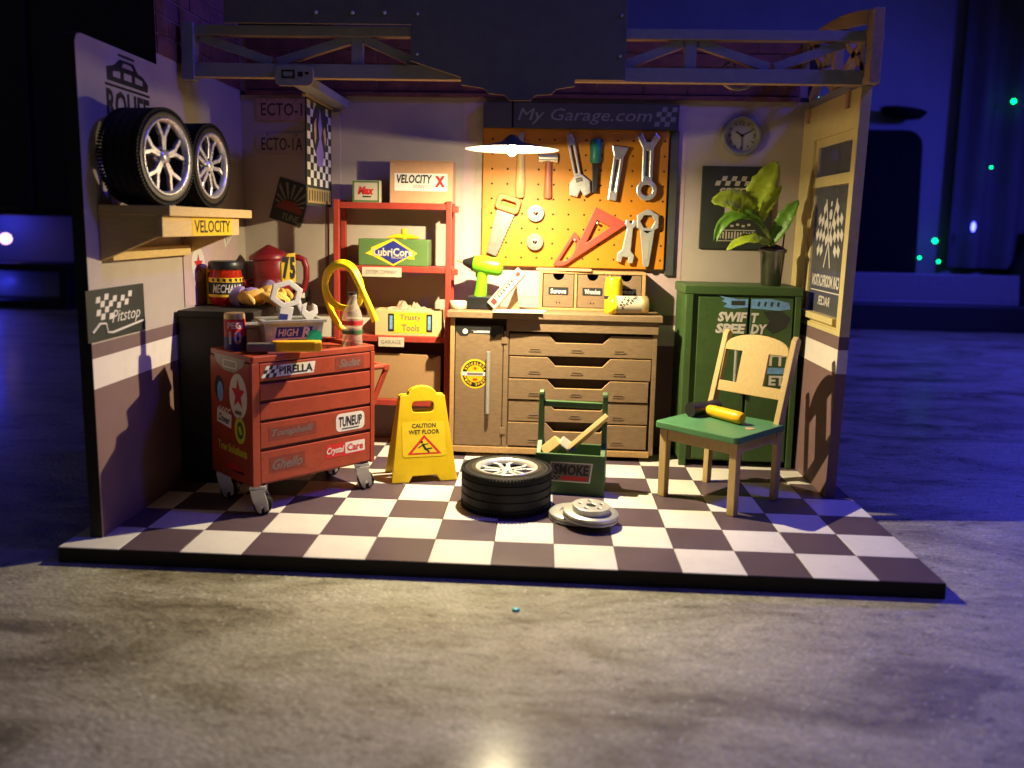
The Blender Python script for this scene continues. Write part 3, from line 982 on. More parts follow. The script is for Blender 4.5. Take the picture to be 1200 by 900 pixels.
# adjustable spanner
t = wall_tool('adjustable_spanner', 'chrome adjustable spanner with open jaw pointing down', 'spanner', 8.42, 6.5, R(13))
g = G(); g.shape([[(-0.08, -0.1), (0.08, -0.1), (0.09, 0.8), (0.05, 0.95), (-0.05, 0.95), (-0.09, 0.8)], RECT(-0.03, 0.03, 0.05, 0.7)[::-1]], 0.10, 'steel', I4, 0.015); g.build('shaft', t)
g = G(); g.shape([[(-0.08, 0.0), (-0.22, -0.15), (-0.27, -0.42), (-0.10, -0.50), (0.0, -0.36), (0.06, -0.52), (0.22, -0.46), (0.26, -0.2), (0.10, 0.0)]], 0.13, 'steel', I4, 0.02, z=0.11); g.build('jaw', t)
g = G(); g.cyl((-0.06, -0.12, 0.1), (0.08, -0.12, 0.1), 0.05, 'steel_dull', 12); g.build('thumb_screw', t)
t = wall_tool('screwdriver', 'screwdriver with teal handle and dark blade pointing down', 'screwdriver', 8.83, 6.78)
g = G(); g.lathe([(0.10, 0), (0.14, 0.04), (0.13, 0.2), (0.15, 0.45), (0.10, 0.55)], 'teal_plastic', 10, Matrix.Rotation(-PI / 2, 4, 'X')); g.build('handle', t)
g = G(); g.shape([[(-0.08, 0), (-0.06, -0.5), (-0.055, -0.68), (0.055, -0.68), (0.06, -0.5), (0.08, 0)]], 0.08, 'plastic_black', I4, 0.012); g.build('blade', t)
t = wall_tool('box_wrench', 'chrome ratchet with ribbed shaft between screwdriver and ring spanner', 'ratchet', 9.30, 6.45, R(-7))
g = G(); g.shape([[(-0.10, -0.52), (0.10, -0.52), (0.12, 0.5), (0.20, 0.72), (-0.20, 0.72), (-0.12, 0.5)], RECT(-0.035, 0.035, -0.3, 0.42)[::-1]], 0.11, 'steel', I4, 0.02); g.build('shaft', t)
g = G(); g.shape([RECT(-0.05, 0.05, -0.3, 0.42)], 0.05, 'steel_dull', I4); g.build('web', t)
t = wall_tool('ring_spanner', 'large chrome combination spanner with its ring end at the bottom', 'spanner', 10.03, 6.18)
g = G(); g.shape([CIRC(0.24, 24), CIRC(0.13, 12, rev=True)], 0.12, 'steel', I4, 0.02); g.build('ring', t)
g = G(); g.shape([[(-0.12, 0.2), (0.12, 0.2), (0.13, 0.95), (0.26, 1.2), (0.16, 1.32), (0.05, 1.1), (-0.05, 1.1), (-0.16, 1.32), (-0.26, 1.2), (-0.13, 0.95)], RECT(-0.04, 0.04, 0.32, 0.9)[::-1]], 0.11, 'steel', I4, 0.02); g.build('shaft', t)
g = G(); g.shape([RECT(-0.05, 0.05, 0.3, 0.92)], 0.05, 'steel_dull', I4); g.build('web', t)
# hand saw
t = wall_tool('hand_saw', 'hand saw with orange handle hanging at left of the yellow pegboard', 'saw', 6.80, 5.74, R(-17), 0.08)
teeth = []
for k in range(14):
    y = -0.08 - k * 0.078
    teeth += [(0.235 - k * 0.0075, y), (0.205 - k * 0.0075, y - 0.055)]
g = G(); g.shape([[(-0.22, -0.05)] + [(-0.13, -1.17), (0.12, -1.19)] + teeth[::-1]], 0.03, 'steel_dull', I4, 0.003, z=0.02); g.build('blade', t)
g = G(); g.shape([rrect(-0.29, 0.29, -0.12, 0.26, 0.1), rrect(-0.17, 0.19, 0.02, 0.14, 0.05)[::-1]], 0.10, 'orange_handle', I4, 0.02); g.build('handle', t)
for z, lab in ((5.6, 'upper grey grinding disc on a peg beside the saw'), (4.93, 'lower grey grinding disc on a peg beside the saw')):
    t = wall_tool('grinding_disc', lab, 'disc', 7.47, z)
    g = G(); g.shape([CIRC(0.20, 28), CIRC(0.055, 16, rev=True)], 0.05, 'steel_dull', I4, 0.008); g.build('disc', t)
    g = G(); g.shape([CIRC(0.095, 20), CIRC(0.055, 16, rev=True)], 0.02, 'grey_plate', I4, z=0.058); g.build('inner_ring', t)
    peg(t, 0, 0.03)
t = wall_tool('protractor', 'red half-round protractor left of the red set square', 'protractor', 8.15, 4.80, R(-31))
arcp = [(0.0 + 0.34 * math.cos(a), 0.0 + 0.46 * math.sin(a)) for a in [-PI / 2 + PI * k / 14 for k in range(15)]]
arci = [(0.07 + 0.19 * math.cos(a), 0.30 * math.sin(a)) for a in [-PI / 2 + PI * k / 10 for k in range(11)]]
g = G(); g.shape([arcp, arci[::-1]], 0.05, 'red_plastic', I4, 0.008); g.build('plate', t); peg(t, 0.12, 0.30)
t = wall_tool('set_square', 'red triangular set square in the middle of the pegboard bottom', 'set square', 8.92, 5.2)
tri = [(-0.05, 0.58), (0.72, 0.20), (-0.62, -0.72)]
c = Vector((0.02, 0.05)); inn = [((Vector(p) - c) * 0.42 + c) for p in tri]
g = G(); g.shape([tri[::-1], [tuple(p) for p in inn]], 0.06, 'red_plastic', I4, 0.01); g.build('plate', t); peg(t, 0.0, 0.20)
t = wall_tool('open_spanner', 'small silver open-ended spanner leaning right of the set square', 'spanner', 9.65, 5.0, R(-7))
g = G(); g.shape([[(-0.07, 0.30), (-0.10, -0.22), (-0.20, -0.32), (-0.19, -0.50), (-0.08, -0.52), (-0.07, -0.38), (0.07, -0.38), (0.08, -0.52), (0.19, -0.50), (0.20, -0.32), (0.10, -0.22), (0.07, 0.30), (0.13, 0.38), (0.12, 0.48), (0.05, 0.50), (0.03, 0.42), (-0.03, 0.42), (-0.05, 0.50), (-0.12, 0.48), (-0.13, 0.38)]], 0.07, 'silver_paint', I4, 0.01)
g.build('body', t)
t = wall_tool('hex_wrench', 'big silver spanner with hexagon head at lower right of the pegboard', 'spanner', 10.09, 5.46)
g = G(); g.shape([[(0.29 * math.cos(PI / 6 + k * PI / 3), 0.29 * math.sin(PI / 6 + k * PI / 3)) for k in range(6)], [(0.17 * math.cos(-k * PI / 3), 0.17 * math.sin(-k * PI / 3)) for k in range(6)]], 0.08, 'silver_paint', I4, 0.012); g.build('head', t)
g = G(); g.shape([[(-0.17, -0.20), (-0.07, -1.02), (-0.04, -1.06), (0.04, -1.06), (0.07, -1.02), (0.17, -0.20)]], 0.08, 'silver_paint', I4, 0.012); g.shape([[(-0.07, -0.35), (-0.035, -0.9), (0.035, -0.9), (0.07, -0.35)]], 0.01, 'grey_plate', I4, z=0.086); g.build('shaft', t)

# ================================================================== BACK WALL DECOR
t = thing('wall_clock', 'round grey wall clock high at the right of the back wall', 'clock', M=wallF(12.2, BY, 7.48))
g = G(); g.lathe([(0.47, 0), (0.47, 0.10), (0.44, 0.13), (0.36, 0.13), (0.35, 0.07)], 'clock_rim', 40, cap1=False); g.build('rim', t)
g = G(); g.lathe([(0.36, 0.0), (0.36, 0.06)], 'clock_face', 36); g.build('face', t)
g = G()
for k in range(12):
    a = k * PI / 6
    if k % 3 == 0:
        g.text(['12', '3', '6', '9'][k // 3], 0.28 * math.sin(a), 0.28 * math.cos(a), 0.07 if k else 0.1, 0.09, 'ink_black', I4, 0.066)
    else:
        g.rect(0.29 * math.sin(a), 0.29 * math.cos(a), 0.02, 0.07, 'ink_black', I4, 0.066, -a)
g.build('numerals', t)
for nm, ang, ln, wd_ in (('hour_hand', R(-58), 0.16, 0.03), ('minute_hand', R(63), 0.26, 0.022), ('second_hand', R(178), 0.3, 0.012)):
    g = G(Matrix.Rotation(-ang, 4, 'Z')); g.box(-wd_ / 2, wd_ / 2, -0.04, ln, 0.07, 0.078, 'ink_black'); g.build(nm, t)
t = thing('poster', 'dark framed poster with yellow checker print behind the plant', 'poster', M=wallF(12.17, BY, 5.82))
g = G(); g.shape([RECT(-0.83, 0.83, -0.96, 0.96)], 0.08, 'poster_dark', I4, 0.01); g.build('panel', t)
g = G()
g.checker(-0.05, 0.62, 0.9, 0.22, 8, 2, 'paper', I4, 0.086, skew=0.3)
g.text('SPEED', -0.02, 0.36, 0.85, 0.2, 'paper', I4, 0.086, bold=0.03, shear=0.2)
g.rect(0.1, 0.0, 0.75, 0.3, 'paper', I4, 0.084)
for k in range(6):
    g.rect(-0.35 + k * 0.13, -0.42 + 0.03 * (k % 2), 0.07, 0.05, 'paper', I4, 0.086)
g.rect(-0.02, -0.52, 0.95, 0.02, 'paper', I4, 0.086)
for k in range(13):
    g.rect(-0.42 + k * 0.068, -0.64, 0.035, 0.15 if k % 3 else 0.19, 'paper', I4, 0.086)
g.rect(-0.02, -0.77, 0.95, 0.02, 'paper', I4, 0.086)
g.build('print', t)
for z, m, s, lab in ((7.93, 'plate_brown', 'ECTO-1', 'rusty brown number plate reading ECTO-1, the upper plate'), (7.12, 'plate_mauve', 'ECTO-1A', 'grey number plate reading ECTO-1A, the lower plate')):
    t = thing('number_plate', lab, 'number plate', M=wallF(1.36, BY, z), group='number plates on the back wall')
    g = G(); g.shape([rrect(-0.62, 0.62, -0.27, 0.27, 0.06)], 0.03, m, I4, 0.006); g.build('plate', t)
    g = G(); g.text(s, 0, 0, 1.0, 0.3, 'plate_ink', I4, 0.034, bold=0.01)
    for x in (-0.35, 0.35):
        g.disc(x, 0.22, 0.02, 0.02, 'plate_ink', I4, 0.034, 8)
    g.build('lettering', t)
t = thing('poster', 'small tilted dark poster with sun rays over a red car', 'poster', M=wallF(1.55, BY - 0.01, 5.74) @ Matrix.Rotation(R(-16), 4, 'Z'))
g = G(); g.shape([RECT(-0.40, 0.40, -0.50, 0.50)], 0.03, 'poster_dark', I4, 0.004); g.build('sheet', t)
g = G()
for k in range(9):
    a = R(14 + k * 19)
    r1 = 0.42 if k in (0, 8) else 0.5
    p = Vector((0.0, -0.12))
    d1 = Vector((math.cos(a - 0.06), math.sin(a - 0.06))); d2 = Vector((math.cos(a + 0.06), math.sin(a + 0.06)))
    s1 = min(0.36 / max(abs(d1.x), 1e-3), 0.56 / max(abs(d1.y), 1e-3)); s2 = min(0.36 / max(abs(d2.x), 1e-3), 0.56 / max(abs(d2.y), 1e-3))
    g.poly([tuple(p + d1 * 0.2), tuple(p + d1 * s1), tuple(p + d2 * s2), tuple(p + d2 * 0.2)], 'poster_green', I4, 0.034)
g.poly([(-0.34, -0.2), (-0.25, -0.06), (-0.1, 0.03), (0.12, 0.03), (0.26, -0.06), (0.34, -0.12), (0.34, -0.22)], 'red_decal', I4, 0.036)
g.text('TUNE', 0.1, -0.36, 0.42, 0.16, 'poster_green', I4, 0.036, bold=0.02, shear=0.2)
g.build('print', t)

# hanging checkered banner, plane facing +X
t = thing('banner', 'hanging black and white checkered banner with gold lower strip', 'banner', M=leftF(2.60, 6.38, 7.92))
g = G(); g.shape([RECT(-1.06, 1.06, -2.28, -0.02)], 0.03, 'poster_dark', I4, z=0.015); g.build('cloth', t)
g = G(); g.checker(0, -0.95, 2.0, 1.78, 8, 11, 'print_white', I4, 0.018); g.build('checker_print', t)
g = G()
g.disc(0.02, -0.62, 0.66, 0.62, 'poster_dark', I4, 0.022)
g.poly([(0.0, -0.12), (0.20, -0.55), (0.10, -0.75), (0.34, -1.1), (0.22, -1.4), (-0.2, -1.4), (-0.33, -1.1), (-0.05, -0.8), (-0.14, -0.5)], 'glove_purple', I4, 0.026)
g.poly([(-0.5, -0.5), (-0.3, -0.35), (-0.3, -0.8), (-0.42, -0.95)], 'plate_brown', I4, 0.026)
g.poly([(0.45, -0.95), (0.28, -0.6), (0.42, -0.5), (0.55, -0.75)], 'plate_brown', I4, 0.026)
g.build('emblem', t)
g = G(); g.rect(0, -2.06, 1.98, 0.32, 'can_gold', I4, 0.019)
for k in range(9):
    g.rect(-0.85 + k * 0.21, -2.06, 0.07, 0.22, 'ink_black', I4, 0.022)
g.build('gold_strip', t)


# ================================================================== WALL SHELF WITH TWO WHEELS
t = thing('wall_shelf', 'yellow wooden wall shelf with a VELOCITY label on its front board', 'shelf', (LX - 0.09, 2.5, 5.3))
Ti = Matrix.Translation((-LX + 0.09, -2.5, -5.3))
g = G(Ti); g.box(LX - 0.09, 1.62, 0.85, 4.75, 5.335, 5.50, 'yellow_wood'); g.build('top_board', t, 0.012)
g = G(Ti); g.box(1.40, 1.50, 0.83, 4.32, 4.99, 5.333, 'yellow_wood'); fb = g.build('front_board', t, 0.01)
g = G(Ti); Fs = leftF(1.50, 2.95, 5.165)
g.rect(0, 0, 1.9, 0.33, 'print_yellow', Fs, 0.004); g.text('VELOCITY', 0, 0, 1.72, 0.23, 'ink_black', Fs, 0.007, bold=0.015); g.build('name_label', fb)
for y in (0.86, 4.12):
    g = G(Ti); g.shape([[(LX - 0.07, 4.58), (1.398, 4.99), (1.398, 5.333), (LX - 0.08, 5.333)]], 0.12, 'yellow_wood', frame((0, y + 0.12, 0), (1, 0, 0), (0, 0, 1)), 0.005); g.build('end_panel', t)
g = G(Ti); g.box(LX - 0.075, LX + 0.08, 0.99, 4.11, 4.58, 4.78, 'yellow_wood'); g.build('back_rail', t, 0.008)


def make_wheel(t, RT, RR, W, style):
    """axis = local z, outer face at +z; tyre radius RT, rim radius RR, width W"""
    h = W / 2
    prof = [(RR + 0.02, -h + 0.03), (RR + 0.10, -h), (RT - 0.07, -h), (RT - 0.02, -h + 0.05)]
    for k in range(4):
        z = -h + 0.05 + (W - 0.1) * (k + 0.5) / 4.0
        prof += [(RT, z - 0.020), (RT - 0.02, z - 0.014), (RT - 0.02, z + 0.014), (RT, z + 0.020)]
    prof += [(RT, h - 0.10), (RT - 0.02, h - 0.05), (RT - 0.07, h - 0.005), (RT - 0.12, h), ((RT + RR) / 2 + 0.02, h + 0.006), ((RT + RR) / 2, h - 0.006), (RR + 0.05, h), (RR + 0.02, h - 0.03)]
    g = G(); g.lathe(prof, 'rubber', 72, cap0=False, cap1=False, smooth=False); ty = g.build('tyre', t)
    g = G()
    for s in (-1, 1):
        for k in range(84):
            a = 2 * PI * (k + (0.5 if s > 0 else 0)) / 84
            M = Matrix.Rotation(a, 4, 'Z')
            g.box(RT - 0.045, RT + 0.004, -0.017, 0.017, s * (h - 0.02) - 0.06, s * (h - 0.02) + 0.014, 'rubber', M)
    g.build('tread_lug', ty, kind='stuff')
    g = G(); g.lathe([(RR + 0.02, h - 0.03), (RR + 0.025, h + 0.012), (RR - 0.02, h + 0.012), (RR - 0.05, h - 0.06), (RR - 0.055, h - 0.09)], 'wheel_silver', 56, cap0=False, cap1=False)
    g.lathe([(RR - 0.055, h - 0.09), (RR - 0.07, 0), (RR - 0.05, -h + 0.03), (RR + 0.02, -h + 0.03)], 'plastic_black', 56, cap0=False, cap1=False)
    g.lathe([(RR + 0.03, h + 0.004), (RR + 0.06, h + 0.010), (RR + 0.10, h + 0.008)], 'rubber_lamp_sheen', 56, cap0=False, cap1=False); g.build('rim', t)
    sm = None
    zc = h - 0.10
    for k in range(10):
        base = 2 * PI * (k // 2) / 5
        s = 1 if k % 2 else -1
        if style == 'split':
            a0 = base + s * 0.10; a1 = base + s * 0.20; a2 = base + s * 0.30
            pts = [(0.10, a0), (RR * 0.55, a1 * 0.4 + base * 0.6 + s * 0.02), (RR * 0.72, base + s * 0.22), (RR - 0.02, a2)]
        else:
            a0 = base + s * 0.34
            pts = [(0.09, base + s * 0.5), (RR * 0.4, base + s * 0.26), (RR * 0.7, base + s * 0.20), (RR - 0.02, base + s * 0.34)]
        g = G()
        P = [Vector((r * math.cos(a), r * math.sin(a), 0)) for r, a in pts]
        L = []; Rr = []
        for i, p in enumerate(P):
            d = (P[min(i + 1, 3)] - P[max(i - 1, 0)]).normalized(); n = Vector((-d.y, d.x, 0)) * (0.038 if i < 3 else 0.034)
            L.append(p + n); Rr.append(p - n)
        g.shape([[(p.x, p.y) for p in Rr] + [(p.x, p.y) for p in reversed(L)]], 0.07, 'wheel_silver', I4, 0.012, z=zc + 0.045)
        g.build('spoke', t)
    g = G(); g.lathe([(0.17, zc - 0.12), (0.17, zc + 0.02), (0.11, zc + 0.05), (0.10, zc + 0.07), (0.0, zc + 0.07)], 'wheel_silver', 24, cap1=False)
    for k in range(5):
        a = 2 * PI * (k + 0.5) / 5
        g.cyl((0.125 * math.cos(a), 0.125 * math.sin(a), zc + 0.02), (0.125 * math.cos(a), 0.125 * math.sin(a), zc + 0.06), 0.022, 'plastic_black', 8)
    g.build('hub', t)


def axis_M(loc, n, roll=0.0):
    n = Vector(n).normalized()
    q = n.to_track_quat('Z', 'Y').to_matrix().to_4x4()
    return Matrix.Translation(loc) @ q @ Matrix.Rotation(roll, 4, 'Z')


a = R(-10)
t = thing('car_wheel', 'wide black tyre with split silver spokes, nearest wheel on the wall shelf', 'wheel', M=axis_M((1.05, 1.38, 6.312), (math.cos(a), math.sin(a), 0), 0.3), group='spare wheels around the garage')
make_wheel(t, 0.80, 0.62, 0.70, 'split')
a = R(-5)
t = thing('car_wheel', 'smaller looking tyre with ten silver spokes, rear wheel on the wall shelf', 'wheel', M=axis_M((1.20, 3.02, 6.282), (math.cos(a), math.sin(a), 0), 0.1), group='spare wheels around the garage')
make_wheel(t, 0.77, 0.58, 0.60, 'curved')
t = thing('car_wheel', 'tyre with silver spokes lying flat on the checkered floor', 'wheel', M=Matrix.Translation((7.10, 2.98, 0.375)) @ Matrix.Rotation(0.5, 4, 'Z'), group='spare wheels around the garage')
make_wheel(t, 0.86, 0.57, 0.72, 'curved')

# ================================================================== BLACK COUNTER ALONG THE LEFT WALL
t = thing('side_counter', 'black side counter along the left wall behind the red trolley', 'counter', (1.25, 5.6, 0))
Ti = Matrix.Translation((-1.25, -5.6, 0))
g = G(Ti); g.box(LX + 0.01, 1.98, 3.60, 7.62, 0, 3.37, 'counter_black'); g.build('body', t, 0.01)
g = G(Ti); g.box(LX + 0.006, 2.04, 3.55, 7.64, 3.372, 3.5, 'counter_black'); g.build('top_board', t, 0.012)
CZ = 3.502
# jar
t = thing('jar', 'red translucent jar with black lid and yellow MECHANO label', 'jar', (0.98, 4.90, CZ))
t.scale = (0.86, 0.86, 0.95)
g = G(); g.lathe([(0.30, 0.0), (0.37, 0.06), (0.40, 0.2), (0.40, 0.62), (0.37, 0.74), (0.36, 0.80)], 'jar_red', 32); g.build('glass', t)
g = G(); g.lathe([(0.40, 0.80), (0.41, 0.82), (0.41, 0.95), (0.38, 0.98)], 'plastic_black', 32); g.build('lid', t)
g = G()
n = 24
for z0, z1, m in ((0.20, 0.255, 'print_yellow'), (0.256, 0.52, 'ink_black'), (0.521, 0.62, 'print_yellow')):
    g.lathe([(0.404, z0), (0.404, z1)], m, 32, cap0=False, cap1=False)
va = R(-62)
M = Matrix.Rotation(va, 4, 'Z')
vs, fs = text_shape('MECHANO', 0.02, 0.25)
g.add([((0.408) * math.cos(va + v.x * 1.9), 0.408 * math.sin(va + v.x * 1.9), 0.385 + v.y * 0.19) for v in vs], fs, 'print_white')
for k in range(14):
    aa = va - 1.2 + k * 0.18
    if k % 2:
        g.add([(0.408 * math.cos(aa + p), 0.408 * math.sin(aa + p), z) for p, z in ((0, 0.555), (0.16, 0.53), (0.18, 0.60), (0.02, 0.61))], [(0, 1, 2, 3)], 'ink_black')
g.build('label_band', t)
g = G()
for k in range(26):
    aa = random.uniform(0, 6.28); rr = random.uniform(0.05, 0.28); zz = 0.04 + 0.6 * k / 26
    g.ball((rr * math.cos(aa), rr * math.sin(aa), zz + 0.04), 0.085, 'print_red', 8)
g.build('sweet', t, kind='stuff')
t = thing('carton', 'narrow yellow carton with black squares behind the red jar', 'carton', (0.62, 5.25, CZ))
g = G(); g.box(-0.10, 0.14, -0.25, 0.25, 0, 0.78, 'print_yellow'); g.build('box', t, 0.008)
g = G(); F = frame((0, -0.25, 0), (1, 0, 0), (0, 0, 1)); g.shape([rrect(-0.07, 0.12, 0.45, 0.68, 0.02), rrect(-0.03, 0.08, 0.50, 0.63, 0.03)[::-1]], 0.006, 'ink_black', F); g.rect(0.02, 0.22, 0.1, 0.16, 'ink_black', F); g.build('print', t)
# oil can
t = thing('oil_can', 'dark red oil can with conical top, spout and big handle', 'oil can', (1.32, 7.0, CZ), 0.0)
g = G(); g.lathe([(0.42, 0), (0.45, 0.03), (0.45, 0.42), (0.44, 0.45), (0.45, 0.48), (0.45, 0.86), (0.42, 0.90), (0.40, 0.92)], 'red_can', 36); g.build('body', t)
g = G(); g.lathe([(0.46, 0.90), (0.46, 0.99), (0.42, 1.02), (0.06, 1.22), (0.0, 1.24)], 'red_can', 36, Matrix.Translation((-0.02, 0, 0)) @ Matrix.Rotation(R(-4), 4, 'Y'), cap1=False); g.build('lid', t)
g = G(); g.tube([(0.43, 0, 0.94), (0.62, 0, 0.95), (0.74, 0, 0.90), (0.80, 0, 0.72), (0.80, 0, 0.45), (0.74, 0, 0.22), (0.58, 0, 0.06), (0.42, 0, 0.02)], 0.075, 'red_can', 12); g.build('handle', t)
g = G(); g.tube([(-0.38, -0.1, 0.10), (-0.62, -0.22, 0.36), (-0.95, -0.35, 0.55)], 0.07, 'red_can', 12, [0.11, 0.075, 0.05]); g.tube([(-0.40, -0.05, 0.45), (-0.62, -0.2, 0.36)], 0.03, 'red_can', 8); g.build('spout', t)
g = G(); va = R(-96); vs, fs = text_shape('FINXT', 0.03); g.add([(0.456 * math.cos(va + v.x * 1.5), 0.456 * math.sin(va + v.x * 1.5), 0.18 + v.y * 0.13) for v in vs], fs, 'print_white'); g.build('lettering', t)


# gloves
def glove(name, label, loc, rz, mirror=1):
    t = thing(name, label, 'glove', loc, rz, group='work gloves on the side counter')
    t.scale = (1.0, 1.15, 1.5)
    g = G()
    g.ball((0.0, 0, 0.13), 0.3, 'glove_tan', 16, (1.15, 0.75, 0.42)); g.build('palm', t)
    for k in range(4):
        y = (-0.17 + 0.11 * k) * mirror
        g = G(); ln = (0.32, 0.42, 0.44, 0.36)[k]
        g.tube([(0.22, y, 0.13), (0.34, y * 1.15, 0.16), (0.34 + ln * 0.55, y * 1.25, 0.14), (0.34 + ln, y * 1.3, 0.07), (0.36 + ln, y * 1.3, 0.06)], 0.06, 'glove_tan', 10, [0.05, 0.062, 0.062, 0.055, 0.02]); g.build('finger', t)
    g = G(); g.tube([(-0.05, -0.16 * mirror, 0.13), (0.08, -0.30 * mirror, 0.13), (0.22, -0.36 * mirror, 0.09), (0.26, -0.37 * mirror, 0.08)], 0.06, 'glove_tan', 10, [0.06, 0.066, 0.058, 0.02]); g.build('thumb', t)
    g = G(); g.tube([(-0.22, 0, 0.13), (-0.42, 0, 0.14), (-0.60, 0, 0.15)], 0.12, 'glove_purple', 14, [0.15, 0.14, 0.15]); g.ball((-0.02, 0, 0.17), 0.2, 'glove_purple', 12, (1.1, 0.9, 0.5)); g.build('cuff', t)


glove('work_glove', 'yellow and purple work glove lying beside the red jar', (1.62, 4.70, CZ), R(-8))
glove('work_glove', 'yellow and purple work glove in front of the red oil can', (1.70, 5.65, CZ + 0.02), R(-70), -1)
t = thing('tool_pouch', 'small dark pouch at the far end of the black counter', 'pouch', (1.86, 7.25, CZ))
g = G(); g.shape([[(-0.22, 0), (0.24, 0), (0.26, 0.16), (0.05, 0.30), (-0.12, 0.34), (-0.2, 0.2)]], 0.3, 'plastic_black', frame((0, 0.15, 0), (1, 0, 0), (0, 0, 1)), 0.04); g.build('body', t)
g = G(); g.lathe([(0.07, 0), (0.07, 0.1), (0.02, 0.24)], 'paper', 12, Matrix.Translation((0.14, -0.22, 0.0))); g.build('cap', t)

# ================================================================== RED TOOL TROLLEY
TA = 0.833
t = thing('tool_trolley', 'red sticker covered tool trolley with five drawers on silver casters', 'tool trolley', (2.611, 1.746, 0), TA)
TM = Matrix.Translation((2.611, 1.746, 0)) @ Matrix.Rotation(TA, 4, 'Z')
L_, W_ = 2.67, 1.57
Z0, Z1 = 0.53, 2.90
g = G()
g.box(0, L_, 0.07, W_, Z0, 2.765, 'red_trolley'); g.build('body', t, 0.012)
g = G()
g.shape([rrect(0, L_, 0, W_, 0.04), RECT(0.14, L_ - 0.14, 0.14, W_ - 0.14)[::-1]], 0.115, 'red_trolley', Matrix.Translation((0, 0, 2.785)), 0.015, z=0.115)
g.box(0.13, L_ - 0.13, 0.13, W_ - 0.13, 2.766, 2.82, 'red_trolley'); g.build('tray', t)
for x0, x1 in ((0.0, 0.15), (L_ - 0.10, L_)):
    g = G(); g.box(x0, x1, 0.0, 0.068, Z0, 2.78, 'red_trolley'); g.build('corner_post', t, 0.01)
dz = [(2.45, 2.765), (2.10, 2.39), (1.74, 2.04), (1.22, 1.68), (0.58, 1.15)]
for k, (a0, a1) in enumerate(dz):
    g = G(); g.box(0.16, L_ - 0.11, 0.005, 0.069, a0, a1, 'red_trolley'); g.build('drawer', t, 0.01)
for k, z in enumerate((2.39, 2.04, 1.68, 1.15)):
    g = G(); g.box(0.155, L_ - 0.105, 0.05, 0.0685, z, z + 0.06, 'red_trolley_dark'); g.build('drawer_gap', t)
# casters
pr_ = None
for k, (x, y) in enumerate(((0.17, 0.12), (L_ - 0.22, 0.14), (0.17, W_ - 0.2), (L_ - 0.22, W_ - 0.2))):
    if pr_ is None:
        g = G()
        g.box(-0.14, 0.14, -0.13, 0.13, 0.46, 0.525, 'silver_paint')
        F = frame((0, 0, 0), (1, 0, 0), (0, 0, 1))
        for yy in (-0.12, 0.155):
            g.shape([[(-0.13, 0.47), (-0.10, 0.30), (0.00, 0.06), (0.06, 0.03), (0.07, 0.14), (0.12, 0.16), (0.13, 0.06), (0.19, 0.10), (0.18, 0.25), (0.13, 0.40), (0.14, 0.47)][::-1]], 0.035, 'silver_paint', frame((0, yy, 0), (1, 0, 0), (0, 0, 1)), 0.006)
        fk = g.build('caster', t)
        g = G(); g.cyl((0.08, -0.095, 0.165), (0.08, 0.095, 0.165), 0.165, 'plastic_black', 24); wh = g.build('wheel', fk, 0.02)
        g = G(); g.cyl((0.08, -0.185, 0.165), (0.08, 0.185, 0.165), 0.03, 'steel', 10); ax = g.build('axle', fk)
        pr_ = fk
    else:
        fk = copy_tree(pr_, t)
    fk.location = (x, y, 0)
    fk.rotation_euler = (0, 0, R((-38, -28, -45, -20)[k]))
# side handle (right end)
g = G()
for v in (0.16, W_ - 0.16):
    g.tube([(L_, v, 2.42), (L_ + 0.36, v, 2.42), (L_ + 0.40, v, 2.36), (L_ + 0.02, v, 1.60)], 0.06, 'red_trolley', 8)
g.beam((L_ + 0.38, 0.10, 2.40), (L_ + 0.38, W_ - 0.10, 2.40), 0.13, 0.10, 'red_trolley')
g.build('handle', t, 0.01)
# stickers on the front
F = frame((0, 0.005, 0), (1, 0, 0), (0, 0, 1))


def sticker(label, build):
    g = G(); build(g); return g.build('sticker', t, label=label)


def s_pir(g):
    g.rect(0.90, 2.61, 0.78, 0.21, 'print_white', F, 0.003, skew=0.2); g.rect(0.42, 2.61, 0.36, 0.21, 'ink_black', F, 0.003, skew=0.5); g.checker(0.42, 2.61, 0.36, 0.21, 5, 3, 'print_white', F, 0.006, skew=0.5)
    g.text('PIRELLA', 0.90, 2.61, 0.70, 0.15, 'ink_black', F, 0.006, bold=0.03)


def s_sad(g):
    g.rect(2.08, 2.61, 0.66, 0.24, 'red_decal', F, 0.003); g.text('Sadat', 2.08, 2.61, 0.5, 0.15, 'ink_grey', F, 0.006, bold=0.02, shear=0.4)


def s_tom(g):
    g.shape([rrect(0.32, 1.32, 1.33, 1.57, 0.03)], 0.003, 'red_decal', F); g.text('Tomphelli', 0.82, 1.45, 0.88, 0.17, 'ink_grey', F, 0.006, bold=0.02, shear=0.4)


def s_tun(g):
    g.shape([rrect(1.76, 2.42, 1.27, 1.62, 0.09)], 0.004, 'print_white', F); g.text('TUNEUP', 2.09, 1.46, 0.54, 0.20, 'ink_black', F, 0.007, bold=0.03, shear=0.1); g.rect(2.09, 1.32, 0.4, 0.02, 'ink_black', F, 0.007)


def s_ghe(g):
    g.rect(0.70, 0.88, 0.74, 0.30, 'red_decal', F, 0.003); g.text('Ghello', 0.70, 0.88, 0.62, 0.19, 'ink_grey', F, 0.006, bold=0.02, shear=0.4)


def s_cry(g):
    g.rect(1.98, 0.92, 0.90, 0.27, 'print_red', F, 0.003, skew=0.1); g.rect(2.20, 0.93, 0.46, 0.22, 'print_white', F, 0.005); g.text('Crystal', 1.75, 0.91, 0.40, 0.17, 'print_white', F, 0.006, bold=0.02, shear=0.3); g.text('Care', 2.20, 0.93, 0.38, 0.15, 'print_red', F, 0.008, bold=0.03)


